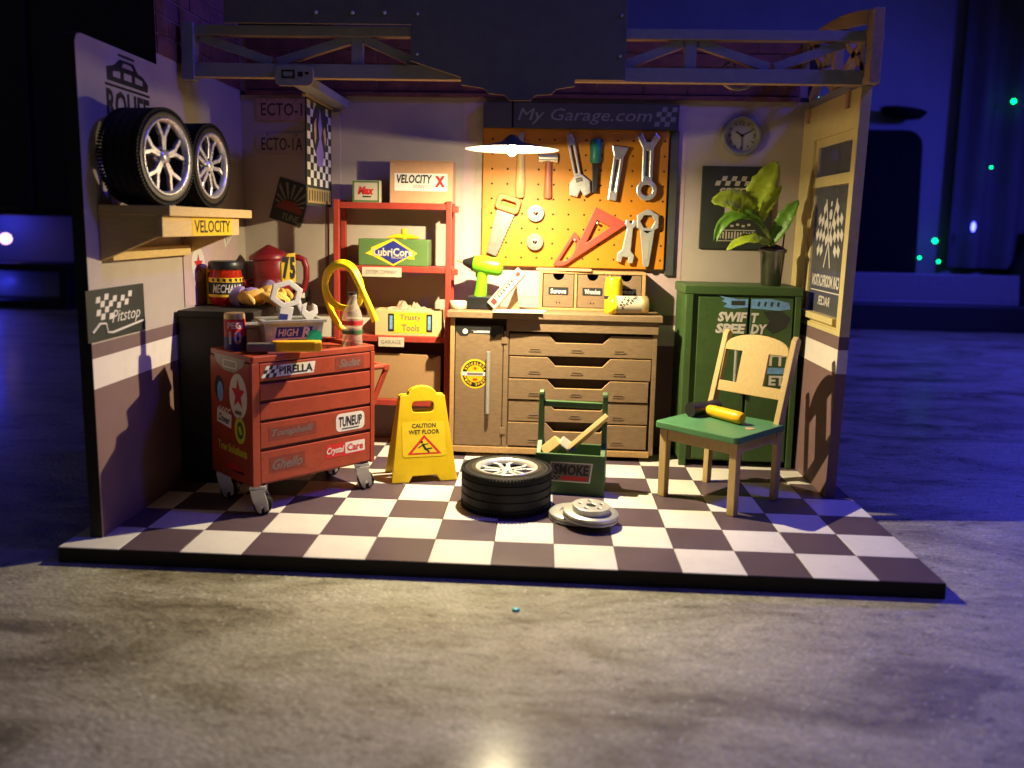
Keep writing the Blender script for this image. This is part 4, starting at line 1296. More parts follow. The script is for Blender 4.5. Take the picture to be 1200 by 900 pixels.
sticker('white PIRELLA sticker with a checkered flag', s_pir); sticker('dark red script sticker on the top drawer', s_sad)
sticker('dark red Tomphelli script sticker', s_tom); sticker('white rounded TUNEUP sticker', s_tun)
sticker('dark red Ghello script sticker', s_ghe); sticker('red and white CrystalCare sticker', s_cry)
# stickers on the left side, u from back to front
F = frame((0.0, 0, 0), (0, -1, 0), (0, 0, 1))
X_ = lambda v: -v


def b_wing(g):
    g.shape([[(-1.42, 2.82), (-0.22, 2.82), (-0.32, 2.68), (-0.62, 2.54), (-1.0, 2.54), (-1.30, 2.66)][::-1]], 0.003, 'grey_plate', F); g.shape([rrect(-1.08, -0.52, 2.60, 2.76, 0.06), rrect(-1.03, -0.57, 2.63, 2.73, 0.04)[::-1]], 0.003, 'print_white', F, z=0.006)


def b_horse(g):
    g.disc(-1.22, 2.18, 0.18, 0.24, 'ink_black', F, 0.003); g.disc(-1.18, 2.12, 0.12, 0.19, 'print_skyblue', F, 0.005)


def b_star(g):
    g.disc(-0.50, 2.12, 0.33, 0.42, 'print_white', F, 0.003); g.poly([(x * 0.95 - 0.50, y * 1.1 + 2.16) for x, y in STAR(0.27)], 'print_red', F, 0.006); g.rect(-0.5, 1.82, 0.24, 0.07, 'ink_grey', F, 0.006)


def b_dover(g):
    g.rect(-1.05, 1.63, 0.56, 0.26, 'print_white', F, 0.003, -0.10); g.text('Dover', -1.05, 1.62, 0.44, 0.15, 'ink_black', F, 0.006, bold=0.02, shear=0.3, rot=-0.10); g.checker(-1.05, 1.80, 0.5, 0.07, 8, 2, 'print_white', F, 0.003, -0.1)


def b_lime(g):
    g.disc(-0.45, 1.50, 0.20, 0.25, 'print_lime', F, 0.003); g.disc(-0.44, 1.50, 0.12, 0.16, 'print_green', F, 0.005); g.rect(-0.44, 1.50, 0.1, 0.16, 'print_lime', F, 0.007, 0.5)


def b_tow(g):
    g.text('Tow Solutions', -0.76, 1.10, 1.1, 0.17, 'print_lime', F, 0.004, bold=0.03)


def b_swirl(g):
    g.poly([(x, y + 0.14) for x, y in [(-1.05, 0.60), (-0.75, 0.70), (-0.4, 0.62), (-0.3, 0.66), (-0.42, 0.54), (-0.8, 0.58)]], 'print_red', F, 0.003); g.poly([(x, y + 0.14) for x, y in [(-1.1, 0.585), (-0.8, 0.555), (-0.35, 0.60), (-0.3, 0.545), (-0.7, 0.54)]], 'ink_black', F, 0.005)


for lab, fn in (('grey winged badge sticker', b_wing), ('dark oval sticker with a pale blue head', b_horse), ('white oval sticker with red star', b_star), ('white Dover sticker', b_dover), ('round lime sticker', b_lime), ('lime lettering sticker Tow Solutions', b_tow), ('red and black swirl sticker', b_swirl)):
    sticker(lab, fn)


def onT(u, v, z=0):
    p = TM @ Vector((u, v, z)); return (p.x, p.y, p.z)


TZ = 2.822
t = thing('oil_tin', 'tall red and navy oil tin numbered 10 on the trolley corner', 'tin', tuple(Vector(onT(0.38, 1.05, TZ)) + Vector((-0.13, 0, 0))))
t.scale = (0.92, 0.92, 0.95)
g = G(); g.lathe([(0.20, 0), (0.21, 0.02), (0.21, 0.76), (0.20, 0.79), (0.17, 0.78)], 'can_gold', 28); g.build('tin', t)
g = G(); g.lathe([(0.213, 0.05), (0.213, 0.34)], 'print_blue', 28, cap0=False, cap1=False); g.lathe([(0.213, 0.341), (0.213, 0.68)], 'print_red', 28, cap0=False, cap1=False)
va = R(-68)
for s, z, ww, hh in (('PEGI', 0.56, 1.5, 0.13), ('10', 0.32, 1.2, 0.26)):
    vs, fs = text_shape(s, 0.03); g.add([(0.216 * math.cos(va + v.x * ww), 0.216 * math.sin(va + v.x * ww), z + v.y * hh) for v in vs], fs, 'print_white')
g.build('wrapper', t)
t = thing('scraper', 'putty knife with grey blade and thick yellow handle on the trolley', 'scraper', onT(0.28, 0.36, TZ + 0.11), R(14))
g = G(); g.shape([[(0.38, 0.10), (1.05, 0.12), (1.17, 0.08), (1.17, -0.08), (1.05, -0.12), (0.38, -0.10), (0.28, -0.04), (0.28, 0.04)][::-1]], 0.20, 'handle_yellow', Matrix.Translation((0, 0, 0.0)), 0.035); g.build('handle', t)
g = G(); g.box(-0.14, 0.36, -0.10, 0.10, 0.01, 0.16, 'steel_dull'); g.build('blade', t, 0.012)
# grey bin
t = thing('parts_bin', 'grey plastic parts bin with HIGH R label and green sticker', 'parts bin', (2.93, 3.02, TZ), R(30))
t.scale = (1.12, 1.1, 1.18)
g = G()
for (x0, y0, x1, y1) in ((-0.5, -0.28, 0.5, -0.28), (0.5, -0.28, 0.5, 0.30), (0.5, 0.30, -0.5, 0.30), (-0.5, 0.30, -0.5, -0.28)):
    k = 0.86
    a = [(x0 * k, y0 * k, 0.02), (x1 * k, y1 * k, 0.02), (x1, y1, 0.52), (x0, y0, 0.52)]
    q = 0.93
    b = [(x * q, y * q, z + (0.03 if z < 0.1 else 0)) for x, y, z in a]
    g.add(a + b, [(0, 1, 2, 3), (7, 6, 5, 4), (3, 2, 6, 7)], 'silver_paint')
g.add([(-0.43, -0.24, 0.02), (0.43, -0.24, 0.02), (0.43, 0.26, 0.02), (-0.43, 0.26, 0.02), (-0.43, -0.24, 0.05), (0.43, -0.24, 0.05), (0.43, 0.26, 0.05), (-0.43, 0.26, 0.05)], [(0, 3, 2, 1), (4, 5, 6, 7)], 'silver_paint')
g.build('body', t)
g = G(); g.shape([RECT(-0.54, 0.54, -0.32, 0.34), RECT(-0.45, 0.45, -0.25, 0.26)[::-1]], 0.05, 'silver_paint', Matrix.Translation((0, 0, 0.50)), 0.01); g.build('rim', t)
g = G(); F = frame((0, -0.265, 0.30), (1, 0, 0), (0, -0.08, 1))
g.rect(-0.02, 0.02, 0.66, 0.24, 'print_white', F, 0.004, skew=0.2); g.rect(0.0, 0.05, 0.60, 0.17, 'print_blue', F, 0.007, skew=0.2)
g.text('HIGH', -0.10, 0.05, 0.34, 0.12, 'print_white', F, 0.010, bold=0.02, shear=0.2); g.text('R', 0.20, 0.05, 0.15, 0.17, 'print_white', F, 0.010, bold=0.04, shear=0.2); g.rect(0.05, -0.08, 0.35, 0.03, 'ink_black', F, 0.010)
g.disc(0.34, -0.04, 0.13, 0.12, 'green_sticker', F, 0.012); g.build('label', t)
t = thing('parts_bin', 'plain grey bin half hidden left of the labelled bin', 'parts bin', (2.18, 3.20, TZ), R(30))
g = G(); g.box(-0.22, 0.25, -0.25, 0.25, 0, 0.45, 'silver_paint'); g.build('body', t, 0.02)
g = G(); g.shape([RECT(-0.27, 0.30, -0.30, 0.30), RECT(-0.18, 0.21, -0.21, 0.21)[::-1]], 0.05, 'silver_paint', Matrix.Translation((0, 0, 0.452)), 0.01); g.build('rim', t)
# white wrench toy standing in the bin
t = thing('sticker_card', 'white hexagon and spanner cut-out standing up in the grey bin', 'cut-out', (2.93, 3.02, TZ + 0.20), R(34))
t.scale = (1.25, 1, 1.05)
g = G(); F = frame((0, 0, 0), (1, 0.05, 0), (0, 0.04, 1))
hx = [(-0.06 + 0.27 * math.cos(0.3 + k * PI / 3), 0.86 + 0.27 * math.sin(0.3 + k * PI / 3)) for k in range(6)]
hi = [(-0.06 + 0.165 * math.cos(0.3 - k * PI / 3), 0.86 + 0.165 * math.sin(0.3 - k * PI / 3)) for k in range(6)]
g.shape([hx, hi], 0.06, 'print_white', F, 0.01); g.build('hexagon', t)
g = G(); g.shape([[(-0.24, 0.1), (-0.06, 0.1), (0.05, 0.62), (-0.16, 0.66)]], 0.058, 'print_white', F, 0.01); g.rect(-0.13, 0.38, 0.13, 0.26, 'print_blue', F, 0.066, -0.15); g.build('stem', t)
g = G(); g.shape([[(0.22, 0.0), (0.36, 0.0), (0.35, 0.40), (0.43, 0.50), (0.42, 0.63), (0.35, 0.68), (0.35, 0.56), (0.29, 0.52), (0.24, 0.57), (0.26, 0.70), (0.18, 0.65), (0.16, 0.50), (0.23, 0.40)]], 0.056, 'print_white', F, 0.01); g.shape([[(0.08, 0.72), (0.15, 0.78), (0.20, 0.60), (0.17, 0.48)][::-1]], 0.05, 'print_white', F, 0.006); g.build('spanner', t)
g = G(); g.shape([[(-0.13, 1.07), (0.09, 1.07), (0.09, 1.60), (-0.03, 1.58), (-0.14, 1.42)]], 0.05, 'print_yellow', F, 0.008); g.text('7', -0.06, 1.33, 0.11, 0.40, 'ink_black', F, 0.054, bold=0.05); g.text('5', 0.045, 1.33, 0.08, 0.40, 'ink_black', F, 0.054, bold=0.05); g.build('number_tab', t, label='yellow tab numbered 75')
# bottle
t = thing('bottle', 'small clear glass bottle with red and green label on the trolley', 'bottle', onT(2.43, 0.42, TZ))
g = G(); g.lathe([(0.19, 0), (0.21, 0.03), (0.19, 0.25), (0.20, 0.45), (0.205, 0.58), (0.17, 0.72), (0.10, 0.88), (0.085, 1.0), (0.095, 1.02), (0.09, 1.06)], 'bottle_clear', 28); g.build('glass', t)
g = G(); g.lathe([(0.208, 0.46), (0.210, 0.55)], 'print_red', 28, cap0=False, cap1=False); g.lathe([(0.197, 0.28), (0.203, 0.36)], 'print_green', 28, cap0=False, cap1=False); g.build('label', t)
g = G(); g.lathe([(0.092, 1.061), (0.092, 1.10)], 'plastic_black', 16); g.build('cap', t)
# hose
t = thing('hose', 'bright yellow coiled hose standing behind the bottle on the trolley', 'hose', (3.66, 4.35, 3.9))
pts = []
for k in range(15):
    s = k / 14
    pts.append((-0.05 - 0.32 + 0.37 * s * s + 0.0, 0.10, -0.80 + 0.0))
pts = [(-0.02, 0.16, -0.86), (-0.14, 0.15, -0.74), (-0.28, 0.14, -0.52), (-0.38, 0.12, -0.22), (-0.43, 0.10, 0.05), (-0.40, 0.06, 0.30), (-0.28, 0.02, 0.48), (-0.08, 0.0, 0.58), (0.12, -0.03, 0.53), (0.26, -0.06, 0.36), (0.35, -0.06, 0.10), (0.34, -0.02, -0.12), (0.22, 0.03, -0.30), (0.02, 0.04, -0.36), (-0.20, 0.0, -0.28), (-0.34, -0.05, -0.08), (-0.38, -0.09, 0.16), (-0.28, -0.13, 0.40), (-0.06, -0.16, 0.54), (0.16, -0.18, 0.46), (0.32, -0.20, 0.20), (0.46, -0.22, -0.08), (0.60, -0.24, -0.38), (0.68, -0.25, -0.58)]


def smooth(pts, n=5):
    P = [Vector(p) for p in pts]; out = []
    for i in range(len(P) - 1):
        p0 = P[max(i - 1, 0)]; p1 = P[i]; p2 = P[i + 1]; p3 = P[min(i + 2, len(P) - 1)]
        for k in range(n):
            s = k / n
            out.append(0.5 * ((2 * p1) + (p2 - p0) * s + (2 * p0 - 5 * p1 + 4 * p2 - p3) * s * s + (3 * p1 - p0 - 3 * p2 + p3) * s ** 3))
    out.append(P[-1]); return out


g = G(); g.tube(smooth(pts), 0.068, 'hose_yellow', 12); g.build('tube', t)

# ================================================================== RED SHELF UNIT
t = thing('shelf_unit', 'tall red metal shelf unit against the back wall', 'shelf', (4.2, 7.2, 0))
Ti = Matrix.Translation((-4.2, -7.2, 0))
SX0, SX1, SY0, SY1 = 2.82, 5.56, 6.78, 7.60
for x, y in ((SX0, SY0), (SX1 - 0.13, SY0), (SX0, SY1 - 0.12), (SX1 - 0.13, SY1 - 0.12)):
    g = G(Ti); g.box(x, x + 0.13, y, y + 0.12, 0, 5.82, 'red_shelf'); g.build('post', t, 0.015)
for z in (1.02, 2.54, 4.17, 5.62):
    g = G(Ti); g.box(SX0 + 0.02, SX1 - 0.02, SY0 + 0.015, SY1 - 0.01, z, z + 0.14, 'red_shelf'); sh = g.build('shelf_board', t, 0.012)
    g = G(Ti); g.box(SX1 - 0.02, SX1 + 0.13, SY0 + 0.25, SY0 + 0.37, z - 0.05, z + 0.10, 'red_shelf'); g.build('clip', t, 0.02)
for z, x, wd_ in ((4.16, 3.95, 0.92), (2.53, 4.18, 0.60)):
    g = G(Ti); F = wallF(x, SY0 + 0.012, z); g.shape([RECT(-wd_ / 2, wd_ / 2, -0.10, 0.12)], 0.02, 'paper', F); g.text('SYSTEM COMPANY' if wd_ > 0.7 else 'GARAGE', 0, 0.01, wd_ * 0.8, 0.09, 'ink_grey', F, 0.023); g.build('shelf_label', t)
SH = [1.162, 2.682, 4.312, 5.762]
t = thing('carton', 'small pale green carton with red Max print on top shelf', 'carton', (3.56, 7.0, SH[3]))
g = G(); g.box(-0.32, 0.32, -0.12, 0.25, 0, 0.50, 'paper'); g.build('box', t, 0.01)
g = G(); F = frame((0, -0.12, 0.25), (1, 0, 0), (0, 0, 1)); g.shape([RECT(-0.31, 0.31, -0.24, 0.24), RECT(-0.27, 0.27, -0.20, 0.20)[::-1]], 0.004, 'box_green', F); g.text('Max', 0, 0.02, 0.38, 0.19, 'print_red', F, 0.006, bold=0.05, shear=0.25); g.rect(0.02, -0.12, 0.2, 0.03, 'ink_black', F, 0.005); g.build('print', t)
t = thing('carton', 'large brown carton with VELOCITY X label on the top shelf', 'carton', (4.86, 7.05, SH[3]))
g = G(); g.box(-0.75, 0.70, -0.17, 0.45, 0, 0.94, 'cardboard'); g.build('box', t, 0.012)
g = G(); g.box(-0.75, 0.70, -0.175, 0.0, 0.942, 0.965, 'cardboard'); g.box(-0.75, 0.70, 0.01, 0.45, 0.942, 0.96, 'cardboard'); g.build('flap', t, 0.004)
g = G(); F = frame((0, -0.17, 0.5), (1, 0, 0), (0, 0, 1)); g.rect(-0.03, -0.02, 1.22, 0.40, 'print_white', F, 0.004)
g.text('VELOCITY', -0.18, 0.05, 0.82, 0.20, 'ink_black', F, 0.007, bold=0.03, shear=0.15); g.text('X', 0.41, 0.0, 0.24, 0.26, 'print_red', F, 0.007, bold=0.07); g.text('DUNIVOLO', 0.02, -0.12, 0.45, 0.08, 'ink_grey', F, 0.007, shear=0.2); g.build('label', t)
t = thing('tool_case', 'green box with blue LubriCore diamond label on the shelf', 'box', (4.2, 7.0, SH[2]))
g = G(); g.box(-0.82, 0.82, -0.12, 0.42, 0, 0.62, 'box_green'); g.build('box', t, 0.02)
g = G(); F = frame((0, -0.12, 0.30), (1, 0, 0), (0, 0, 1))
dia = lambda s: [(-0.66 * s, -0.02), (-0.52 * s, 0.06), (-0.52 * s, 0.12 * s), (0.0, 0.34 * s), (0.56 * s, 0.0), (0.48 * s, -0.06), (0.50 * s, -0.14 * s), (0.3 * s, -0.13 * s), (0.0, -0.30 * s), (-0.5 * s, -0.07)]
g.poly(dia(1.0)[::-1], 'print_yellow', F, 0.003); g.poly([(-0.48, 0.02), (0, 0.29), (0.48, 0.0), (0.0, -0.26)][::-1], 'print_blue', F, 0.006)
g.text('LubriCore', 0.0, 0.02, 0.92, 0.19, 'paper', F, 0.009, bold=0.03); g.text('RACING OIL', 0.16, -0.10, 0.40, 0.06, 'paper', F, 0.009); g.build('label', t)
t = thing('hand_weight', 'yellow plastic lever tool resting on the green box', 'tool', (4.42, 7.1, SH[2] + 0.625))
g = G(); g.lathe([(0.07, 0), (0.08, 0.12), (0.08, 0.22), (0.05, 0.24)], 'caution_yellow', 14); g.build('knob', t)
g = G(); g.tube([(-0.38, -0.1, 0.03), (-0.2, -0.05, 0.06), (0, 0, 0.06), (0.2, 0.02, 0.05), (0.36, 0.0, 0.03)], 0.05, 'caution_yellow', 10, [0.02, 0.055, 0.07, 0.055, 0.02]); g.build('lever', t)
t = thing('tool_crate', 'pale cardboard crate with yellow Trusty Tools label on the shelf', 'crate', (4.56, 7.0, SH[1]))
F = frame((0, -0.13, 0.31), (1, 0, 0), (0, 0, 1))
for nm, bx in (('front_panel', (-0.78, 0.78, -0.13, -0.08, 0, 0.60)), ('back_panel', (-0.78, 0.78, 0.40, 0.45, 0, 0.60)), ('side_panel', (-0.78, -0.73, -0.079, 0.399, 0, 0.60)), ('side_panel', (0.73, 0.78, -0.079, 0.399, 0, 0.60)), ('base_panel', (-0.729, 0.729, -0.079, 0.399, 0, 0.05))):
    g = G(); g.box(*bx, 'cardboard_pale'); g.build(nm, t, 0.006)
g = G(); g.rect(0.05, 0, 0.86, 0.48, 'print_yellow', F, 0.003)
for x in (-0.40, 0.50):
    g.rect(x, 0, 0.14, 0.42, 'ink_black', F, 0.006); g.rect(x, 0, 0.07, 0.32, 'print_skyblue', F, 0.009)
g.text('Trusty', 0.05, 0.11, 0.50, 0.17, 'ink_grey', F, 0.006, bold=0.015); g.text('Tools', 0.06, -0.12, 0.42, 0.16, 'ink_grey', F, 0.006, bold=0.015); g.build('label', t)
t = thing('packing_paper', 'crumpled brown packing paper heaped in the Trusty Tools crate', 'paper', (4.56, 7.15, SH[1] + 0.5))
g = G(); vs = []; fs = []
for i in range(17):
    for j in range(9):
        x = -0.70 + 1.4 * i / 16; y = -0.20 + 0.42 * j / 8
        e = min(1, 3 * min(i, 16 - i) / 16) * min(1, 3 * min(j, 8 - j) / 8)
        vs.append((x + random.uniform(-.03, .03), y + random.uniform(-.02, .02), 0.02 + e * (0.15 + random.uniform(-0.09, 0.09)) * (1.15 - 0.35 * x)))
for i in range(16):
    for j in range(8):
        q = i * 9 + j; fs += [(q, q + 9, q + 10), (q, q + 10, q + 1)]
g.add(vs, fs, 'paper_crumple'); g.build('heap', t)
t = thing('carton', 'plain brown carton with torn top edge on lowest shelf', 'carton', (4.45, 7.0, SH[0]))
g = G(); F = frame((0, -0.10, 0), (1, 0, 0), (0, 0, 1)); g.shape([[(-0.85, 0), (0.88, 0), (0.88, 1.06), (0.82, 1.06), (0.74, 1.0), (0.70, 0.96), (0.62, 1.0), (0.55, 1.07), (-0.85, 1.10)]], 0.04, 'cardboard_brown', F, 0.006, z=0.0); g.build('front_panel', t)
g = G(); g.box(-0.85, 0.88, -0.058, 0.45, 0, 1.0, 'cardboard_brown'); g.build('box', t, 0.01)

# ================================================================== WORKBENCH CABINET
t = thing('workbench', 'brown kraft wood workbench with a tall door and five notched drawers', 'workbench', (8, 6.9, 0))
Ti = Matrix.Translation((-8, -6.9, 0))
BF = 6.30
g = G(Ti); g.box(5.55, 10.38, 6.18, 7.66, 3.22, 3.36, 'kraft_wood'); g.build('bench_top', t, 0.012)
g = G(Ti); g.box(6.90, 10.30, 6.24, 6.34, 2.94, 3.218, 'kraft_wood'); g.build('apron', t, 0.01)
g = G(Ti); g.box(5.66, 10.20, BF + 0.14, 7.62, 0.18, 3.218, 'kraft_dark'); g.build('carcass', t, 0.005)
for x0, x1, nm, m in ((5.62, 5.72, 'side_post', 'kraft_edge'), (6.84, 6.95, 'divider', 'kraft_wood'), (10.19, 10.29, 'side_post', 'kraft_wood')):
    g = G(Ti); g.box(x0, x1, BF - 0.01, 7.6, 0.15, 3.218 if x0 < 6 else 2.939 if x0 < 7 else 3.0, m); g.build(nm, t, 0.008)
g = G(Ti); g.box(5.60, 10.2, BF - 0.03, 7.6, 0.10, 0.24, 'kraft_edge'); g.build('plinth', t, 0.01)
g = G(Ti); g.box(5.74, 6.82, BF, BF + 0.06, 0.26, 3.04, 'kraft_wood'); dr = g.build('door', t, 0.008)
g = G(Ti); g.cyl((6.50, BF - 0.10, 1.04), (6.50, BF - 0.10, 2.46), 0.045, 'silver_paint', 14)
for z in (1.12, 2.38):
    g.cyl((6.50, BF - 0.10, z), (6.50, BF + 0.0, z), 0.025, 'silver_paint', 8)
g.build('handle', dr)
g = G(Ti); F = wallF(6.20, BF, 1.93)
g.disc(0, 0, 0.33, 0.34, 'print_yellow', F, 0.003, 36); g.disc(0, 0, 0.29, 0.30, 'ink_black', F, 0.006, 36); g.disc(0, 0, 0.20, 0.20, 'handle_yellow', F, 0.009, 32)
for s_, a0 in (('SMOKELESS', 1), ('FINE SPEED', -1)):
    for k, ch in enumerate(s_):
        an = PI / 2 * a0 - a0 * (k - (len(s_) - 1) / 2) * 0.27
        if ch != ' ':
            g.text(ch, 0.245 * math.cos(an), 0.245 * math.sin(an), 0.045, 0.055, 'print_yellow', F, 0.010, bold=0.02, rot=an - PI / 2 * a0)
g.rect(0, 0, 0.60, 0.09, 'print_white', F, 0.013); g.rect(0, 0, 0.36, 0.05, 'ink_grey', F, 0.016); g.poly([(x, y + 0.13) for x, y in STAR(0.05)], 'print_red', F, 0.012); g.rect(0, -0.13, 0.1, 0.05, 'print_red', F, 0.012)
g.build('badge', dr, label='round yellow and black badge sticker')
g = G(Ti); F = wallF(6.28, BF, 2.90)
g.shape([[(-0.54, 0.13), (-0.54, 0.02), (-0.42, -0.10), (-0.28, -0.10), (-0.22, -0.03), (0.22, -0.05), (0.34, -0.15), (0.40, -0.06), (0.52, -0.04), (0.54, 0.13)][::-1]], 0.006, 'ink_black', F); g.disc(-0.32, 0.0, 0.06, 0.06, 'print_white', F, 0.009); g.rect(0.05, 0.0, 0.36, 0.045, 'print_white', F, 0.009); g.rect(-0.12, 0.02, 0.12, 0.02, 'ink_grey', F, 0.009)
g.build('spanner_sticker', dr, label='black spanner shaped sticker')
for z in (0.62, 2.72):
    g = G(Ti); g.box(6.79, 6.92, BF - 0.03, BF + 0.03, z - 0.08, z + 0.08, 'kraft_wood'); g.build('hinge', dr, 0.01)
lv = [2.90, 2.37, 1.86, 1.36, 0.85, 0.27]
for k in range(5):
    z1 = lv[k] - 0.02; z0 = lv[k + 1] + 0.015
    g = G(Ti); F = wallF(0, BF + 0.06, 0)
    xl, xr = 6.97 + 0.01 * (k % 2), 10.17 + (0.02, 0.0, -0.04, -0.03, -0.04)[k]
    g.shape([[(xl, z0), (xr, z0), (xr, z1), (9.26, z1), (9.08, z1 - 0.19), (8.02, z1 - 0.19), (7.84, z1), (xl, z1)]], 0.06 + 0.012 * (k % 3), 'kraft_wood', F, 0.008, side='kraft_edge')
    d_ = g.build('drawer', t)
    zz = z0 + 0.13
    for x in (7.55, 8.50, 9.46):
        g = G(Ti); F3 = wallF(x, BF - 0.012 * (k % 3), zz)
        g.shape([rrect(-0.14, 0.14, -0.032, 0.032, 0.03)], 0.012, 'kraft_wood', F3); g.rect(0, 0.012, 0.22, 0.022, 'kraft_dark', F3, 0.015); g.build('pull', d_)
BZ = 3.362
# drill
t = thing('cordless_drill', 'lime green cordless drill standing on its black battery', 'drill', (6.26, 6.85, BZ), R(-6))
g = G(); g.box(-0.30, 0.28, -0.16, 0.16, 0, 0.31, 'plastic_black'); g.build('battery', t, 0.03)
g = G(); g.tube([(-0.02, 0, 0.30), (0.0, 0, 0.45), (0.02, 0, 0.70), (0.02, 0, 0.92)], 0.14, 'drill_green', 14, [0.15, 0.14, 0.125, 0.14]); g.build('grip', t)
g = G(); Mx = Matrix.Translation((-0.18, 0, 1.05)) @ Matrix.Rotation(R(97), 4, 'Y')
g.lathe([(0.17, 0.0), (0.20, 0.04), (0.21, 0.3), (0.205, 0.6), (0.17, 0.67), (0.10, 0.69)], 'drill_green', 24, Mx); g.build('motor_housing', t)
g = G(); g.lathe([(0.17, 0.0), (0.19, 0.03)], 'plastic_black', 20, Mx @ Matrix.Translation((0, 0, -0.035))); g.lathe([(0.045, 0.0), (0.075, 0.04), (0.13, 0.16), (0.15, 0.22)], 'plastic_black', 20, Mx @ Matrix.Translation((0, 0, -0.26))); g.lathe([(0.022, 0), (0.03, 0.12)], 'can_gold', 10, Mx @ Matrix.Translation((0, 0, -0.40))); g.build('chuck', t)
g = G(); g.box(-0.13, -0.08, -0.04, 0.04, 0.74, 0.86, 'plastic_black'); g.build('trigger', t, 0.01)
t = thing('tape_roll', 'pale roll of tape at the left end of the workbench', 'tape', (5.74, 6.8, BZ))
g = G(); g.lathe([(0.19, 0), (0.20, 0.01), (0.20, 0.17), (0.19, 0.18), (0.11, 0.18), (0.10, 0.17), (0.10, 0)], 'paper', 28, cap0=False, cap1=False); g.build('tape', t)
t = thing('booklet', 'thin worn booklet tilted up between drill and drawer box', 'booklet', M=Matrix.Translation((6.62, 6.55, BZ + 0.02)) @ Matrix.Rotation(R(-50), 4, 'Y') @ Matrix.Rotation(R(62), 4, 'X'))
g = G(); g.box(0, 1.06, 0, 0.26, 0, 0.07, 'book_pink'); g.build('cover', t, 0.008)
g = G(); g.rect(0.55, 0.13, 0.55, 0.07, 'ink_black', I4, 0.073); 
for k in range(6):
    g.rect(0.33 + k * 0.09, 0.13, 0.05, 0.045, 'paper', I4, 0.076)
g.rect(0.12, 0.13, 0.12, 0.14, 'print_red', I4, 0.073); g.rect(0.55, 0.21, 0.7, 0.02, 'print_red', I4, 0.073); g.rect(0.95, 0.13, 0.1, 0.1, 'print_red', I4, 0.073); g.build('print', t)
t = thing('booklet_support', 'small dark wedge propping up the tilted booklet', 'wedge', (6.98, 6.75, BZ))
g = G(); F = frame((0, 0.12, 0), (1, 0, 0), (0, 0, 1)); g.shape([[(-0.12, 0.0), (0.18, 0.0), (0.10, 0.58)]], 0.03, 'cardboard_brown', F); g.build('wedge', t)
for k, (x, y, rz_, lab) in enumerate(((7.05, 6.42, 4, 'cream paper sheet hanging over the workbench front edge'), (7.25, 6.62, -9, 'cream paper sheet lying under the drawer box edge'))):
    g = G(Matrix.Rotation(0, 4, 'Z'))
    g.box(-0.48 - 0.1 * k, 0.52, -0.42, 0.3, 0, 0.012, 'paper')
    t = thing('paper_sheet', lab, 'paper', (x, y, BZ + 0.014 * (1 - k)), R(rz_)); g.build('sheet', t)
# drawer box
t = thing('drawer_box', 'brown three-drawer box with Screws Wrenches prints labels', 'drawer box', (8.83, 7.3, BZ))
Ti = Matrix.Translation((-8.83, -7.3, 0))
g = G(Ti); g.box(7.60, 10.06, 7.02, 7.62, 0, 0.06, 'kraft_edge'); g.box(7.60, 10.06, 7.02, 7.62, 0.86, 0.92, 'kraft_edge'); g.box(7.60, 7.68, 7.02, 7.62, 0.061, 0.859, 'kraft_edge'); g.box(9.98, 10.06, 7.02, 7.62, 0.061, 0.859, 'kraft_edge'); g.box(8.42, 8.48, 7.04, 7.62, 0.061, 0.859, 'kraft_edge'); g.box(9.20, 9.26, 7.04, 7.62, 0.061, 0.859, 'kraft_edge'); g.box(7.68, 9.98, 7.55, 7.61, 0.061, 0.859, 'kraft_dark'); g.build('case', t, 0.008)
for (x0, x1, s) in ((7.70, 8.40, 'Screws'), (8.50, 9.18, 'Wrenches'), (9.28, 9.96, 'prints')):
    xm = (x0 + x1) / 2
    g = G(Ti); F = wallF(0, 7.05 + 0.03, 0)
    notch = [(xm + 0.13 * math.cos(a), 0.84 - 0.14 * math.sin(a)) for a in [PI * k / 10 for k in range(11)]]
    g.shape([[(x0, 0.075), (x1, 0.075), (x1, 0.84)] + notch + [(x0, 0.84)]], 0.05, 'kraft_wood', F, 0.006); d_ = g.build('drawer', t)
    g = G(Ti); F = wallF(xm, 7.028, 0.46); g.shape([rrect(-0.23, 0.23, -0.10, 0.08, 0.02)], 0.004, 'ink_black', F); g.text(s, 0, -0.01, 0.36, 0.11, 'print_white', F, 0.007, bold=0.03); g.build('drawer_label', d_)
    g = G(Ti); F = wallF(xm, 7.028, 0.18); g.disc(-0.035, 0, 0.018, 0.022, 'kraft_dark', F, 0.003, 10); g.disc(0.035, 0, 0.018, 0.022, 'kraft_dark', F, 0.003, 10); g.build('pin_hole', d_)
t = thing('plank', 'thin brown plank lying across the drawer box', 'plank', (8.15, 7.15, BZ + 0.922), R(-3))
g = G(); g.box(-0.62, 0.66, -0.16, 0.2, 0, 0.05, 'cardboard'); g.build('plank', t, 0.008)
# spray tins
t = thing('paint_tin', 'yellow paint tin standing upright before the drawer box', 'paint tin', (9.30, 6.72, BZ))
g = G(); g.lathe([(0.19, 0), (0.20, 0.015), (0.20, 0.70), (0.19, 0.73)], 'caution_yellow', 26); g.build('tin', t)
g = G(); g.lathe([(0.18, 0.731), (0.18, 0.80), (0.15, 0.82)], 'hose_yellow', 24); g.build('lid', t)
g = G(); g.lathe([(0.204, 0.32), (0.204, 0.40)], 'ink_black', 26, cap0=False, cap1=False); g.build('band', t)
t = thing('paint_tin', 'white labelled paint tin lying on its side, yellow lid left', 'paint tin', M=Matrix.Translation((9.20, 6.40, BZ + 0.215)) @ Matrix.Rotation(R(8), 4, 'Z') @ Matrix.Rotation(PI / 2, 4, 'Y'))
g = G(); g.lathe([(0.205, 0.12), (0.205, 0.70)], 'paper', 28); g.lathe([(0.20, 0.701), (0.21, 0.72), (0.21, 0.84), (0.19, 0.86)], 'can_gold', 28); g.build('tin', t)
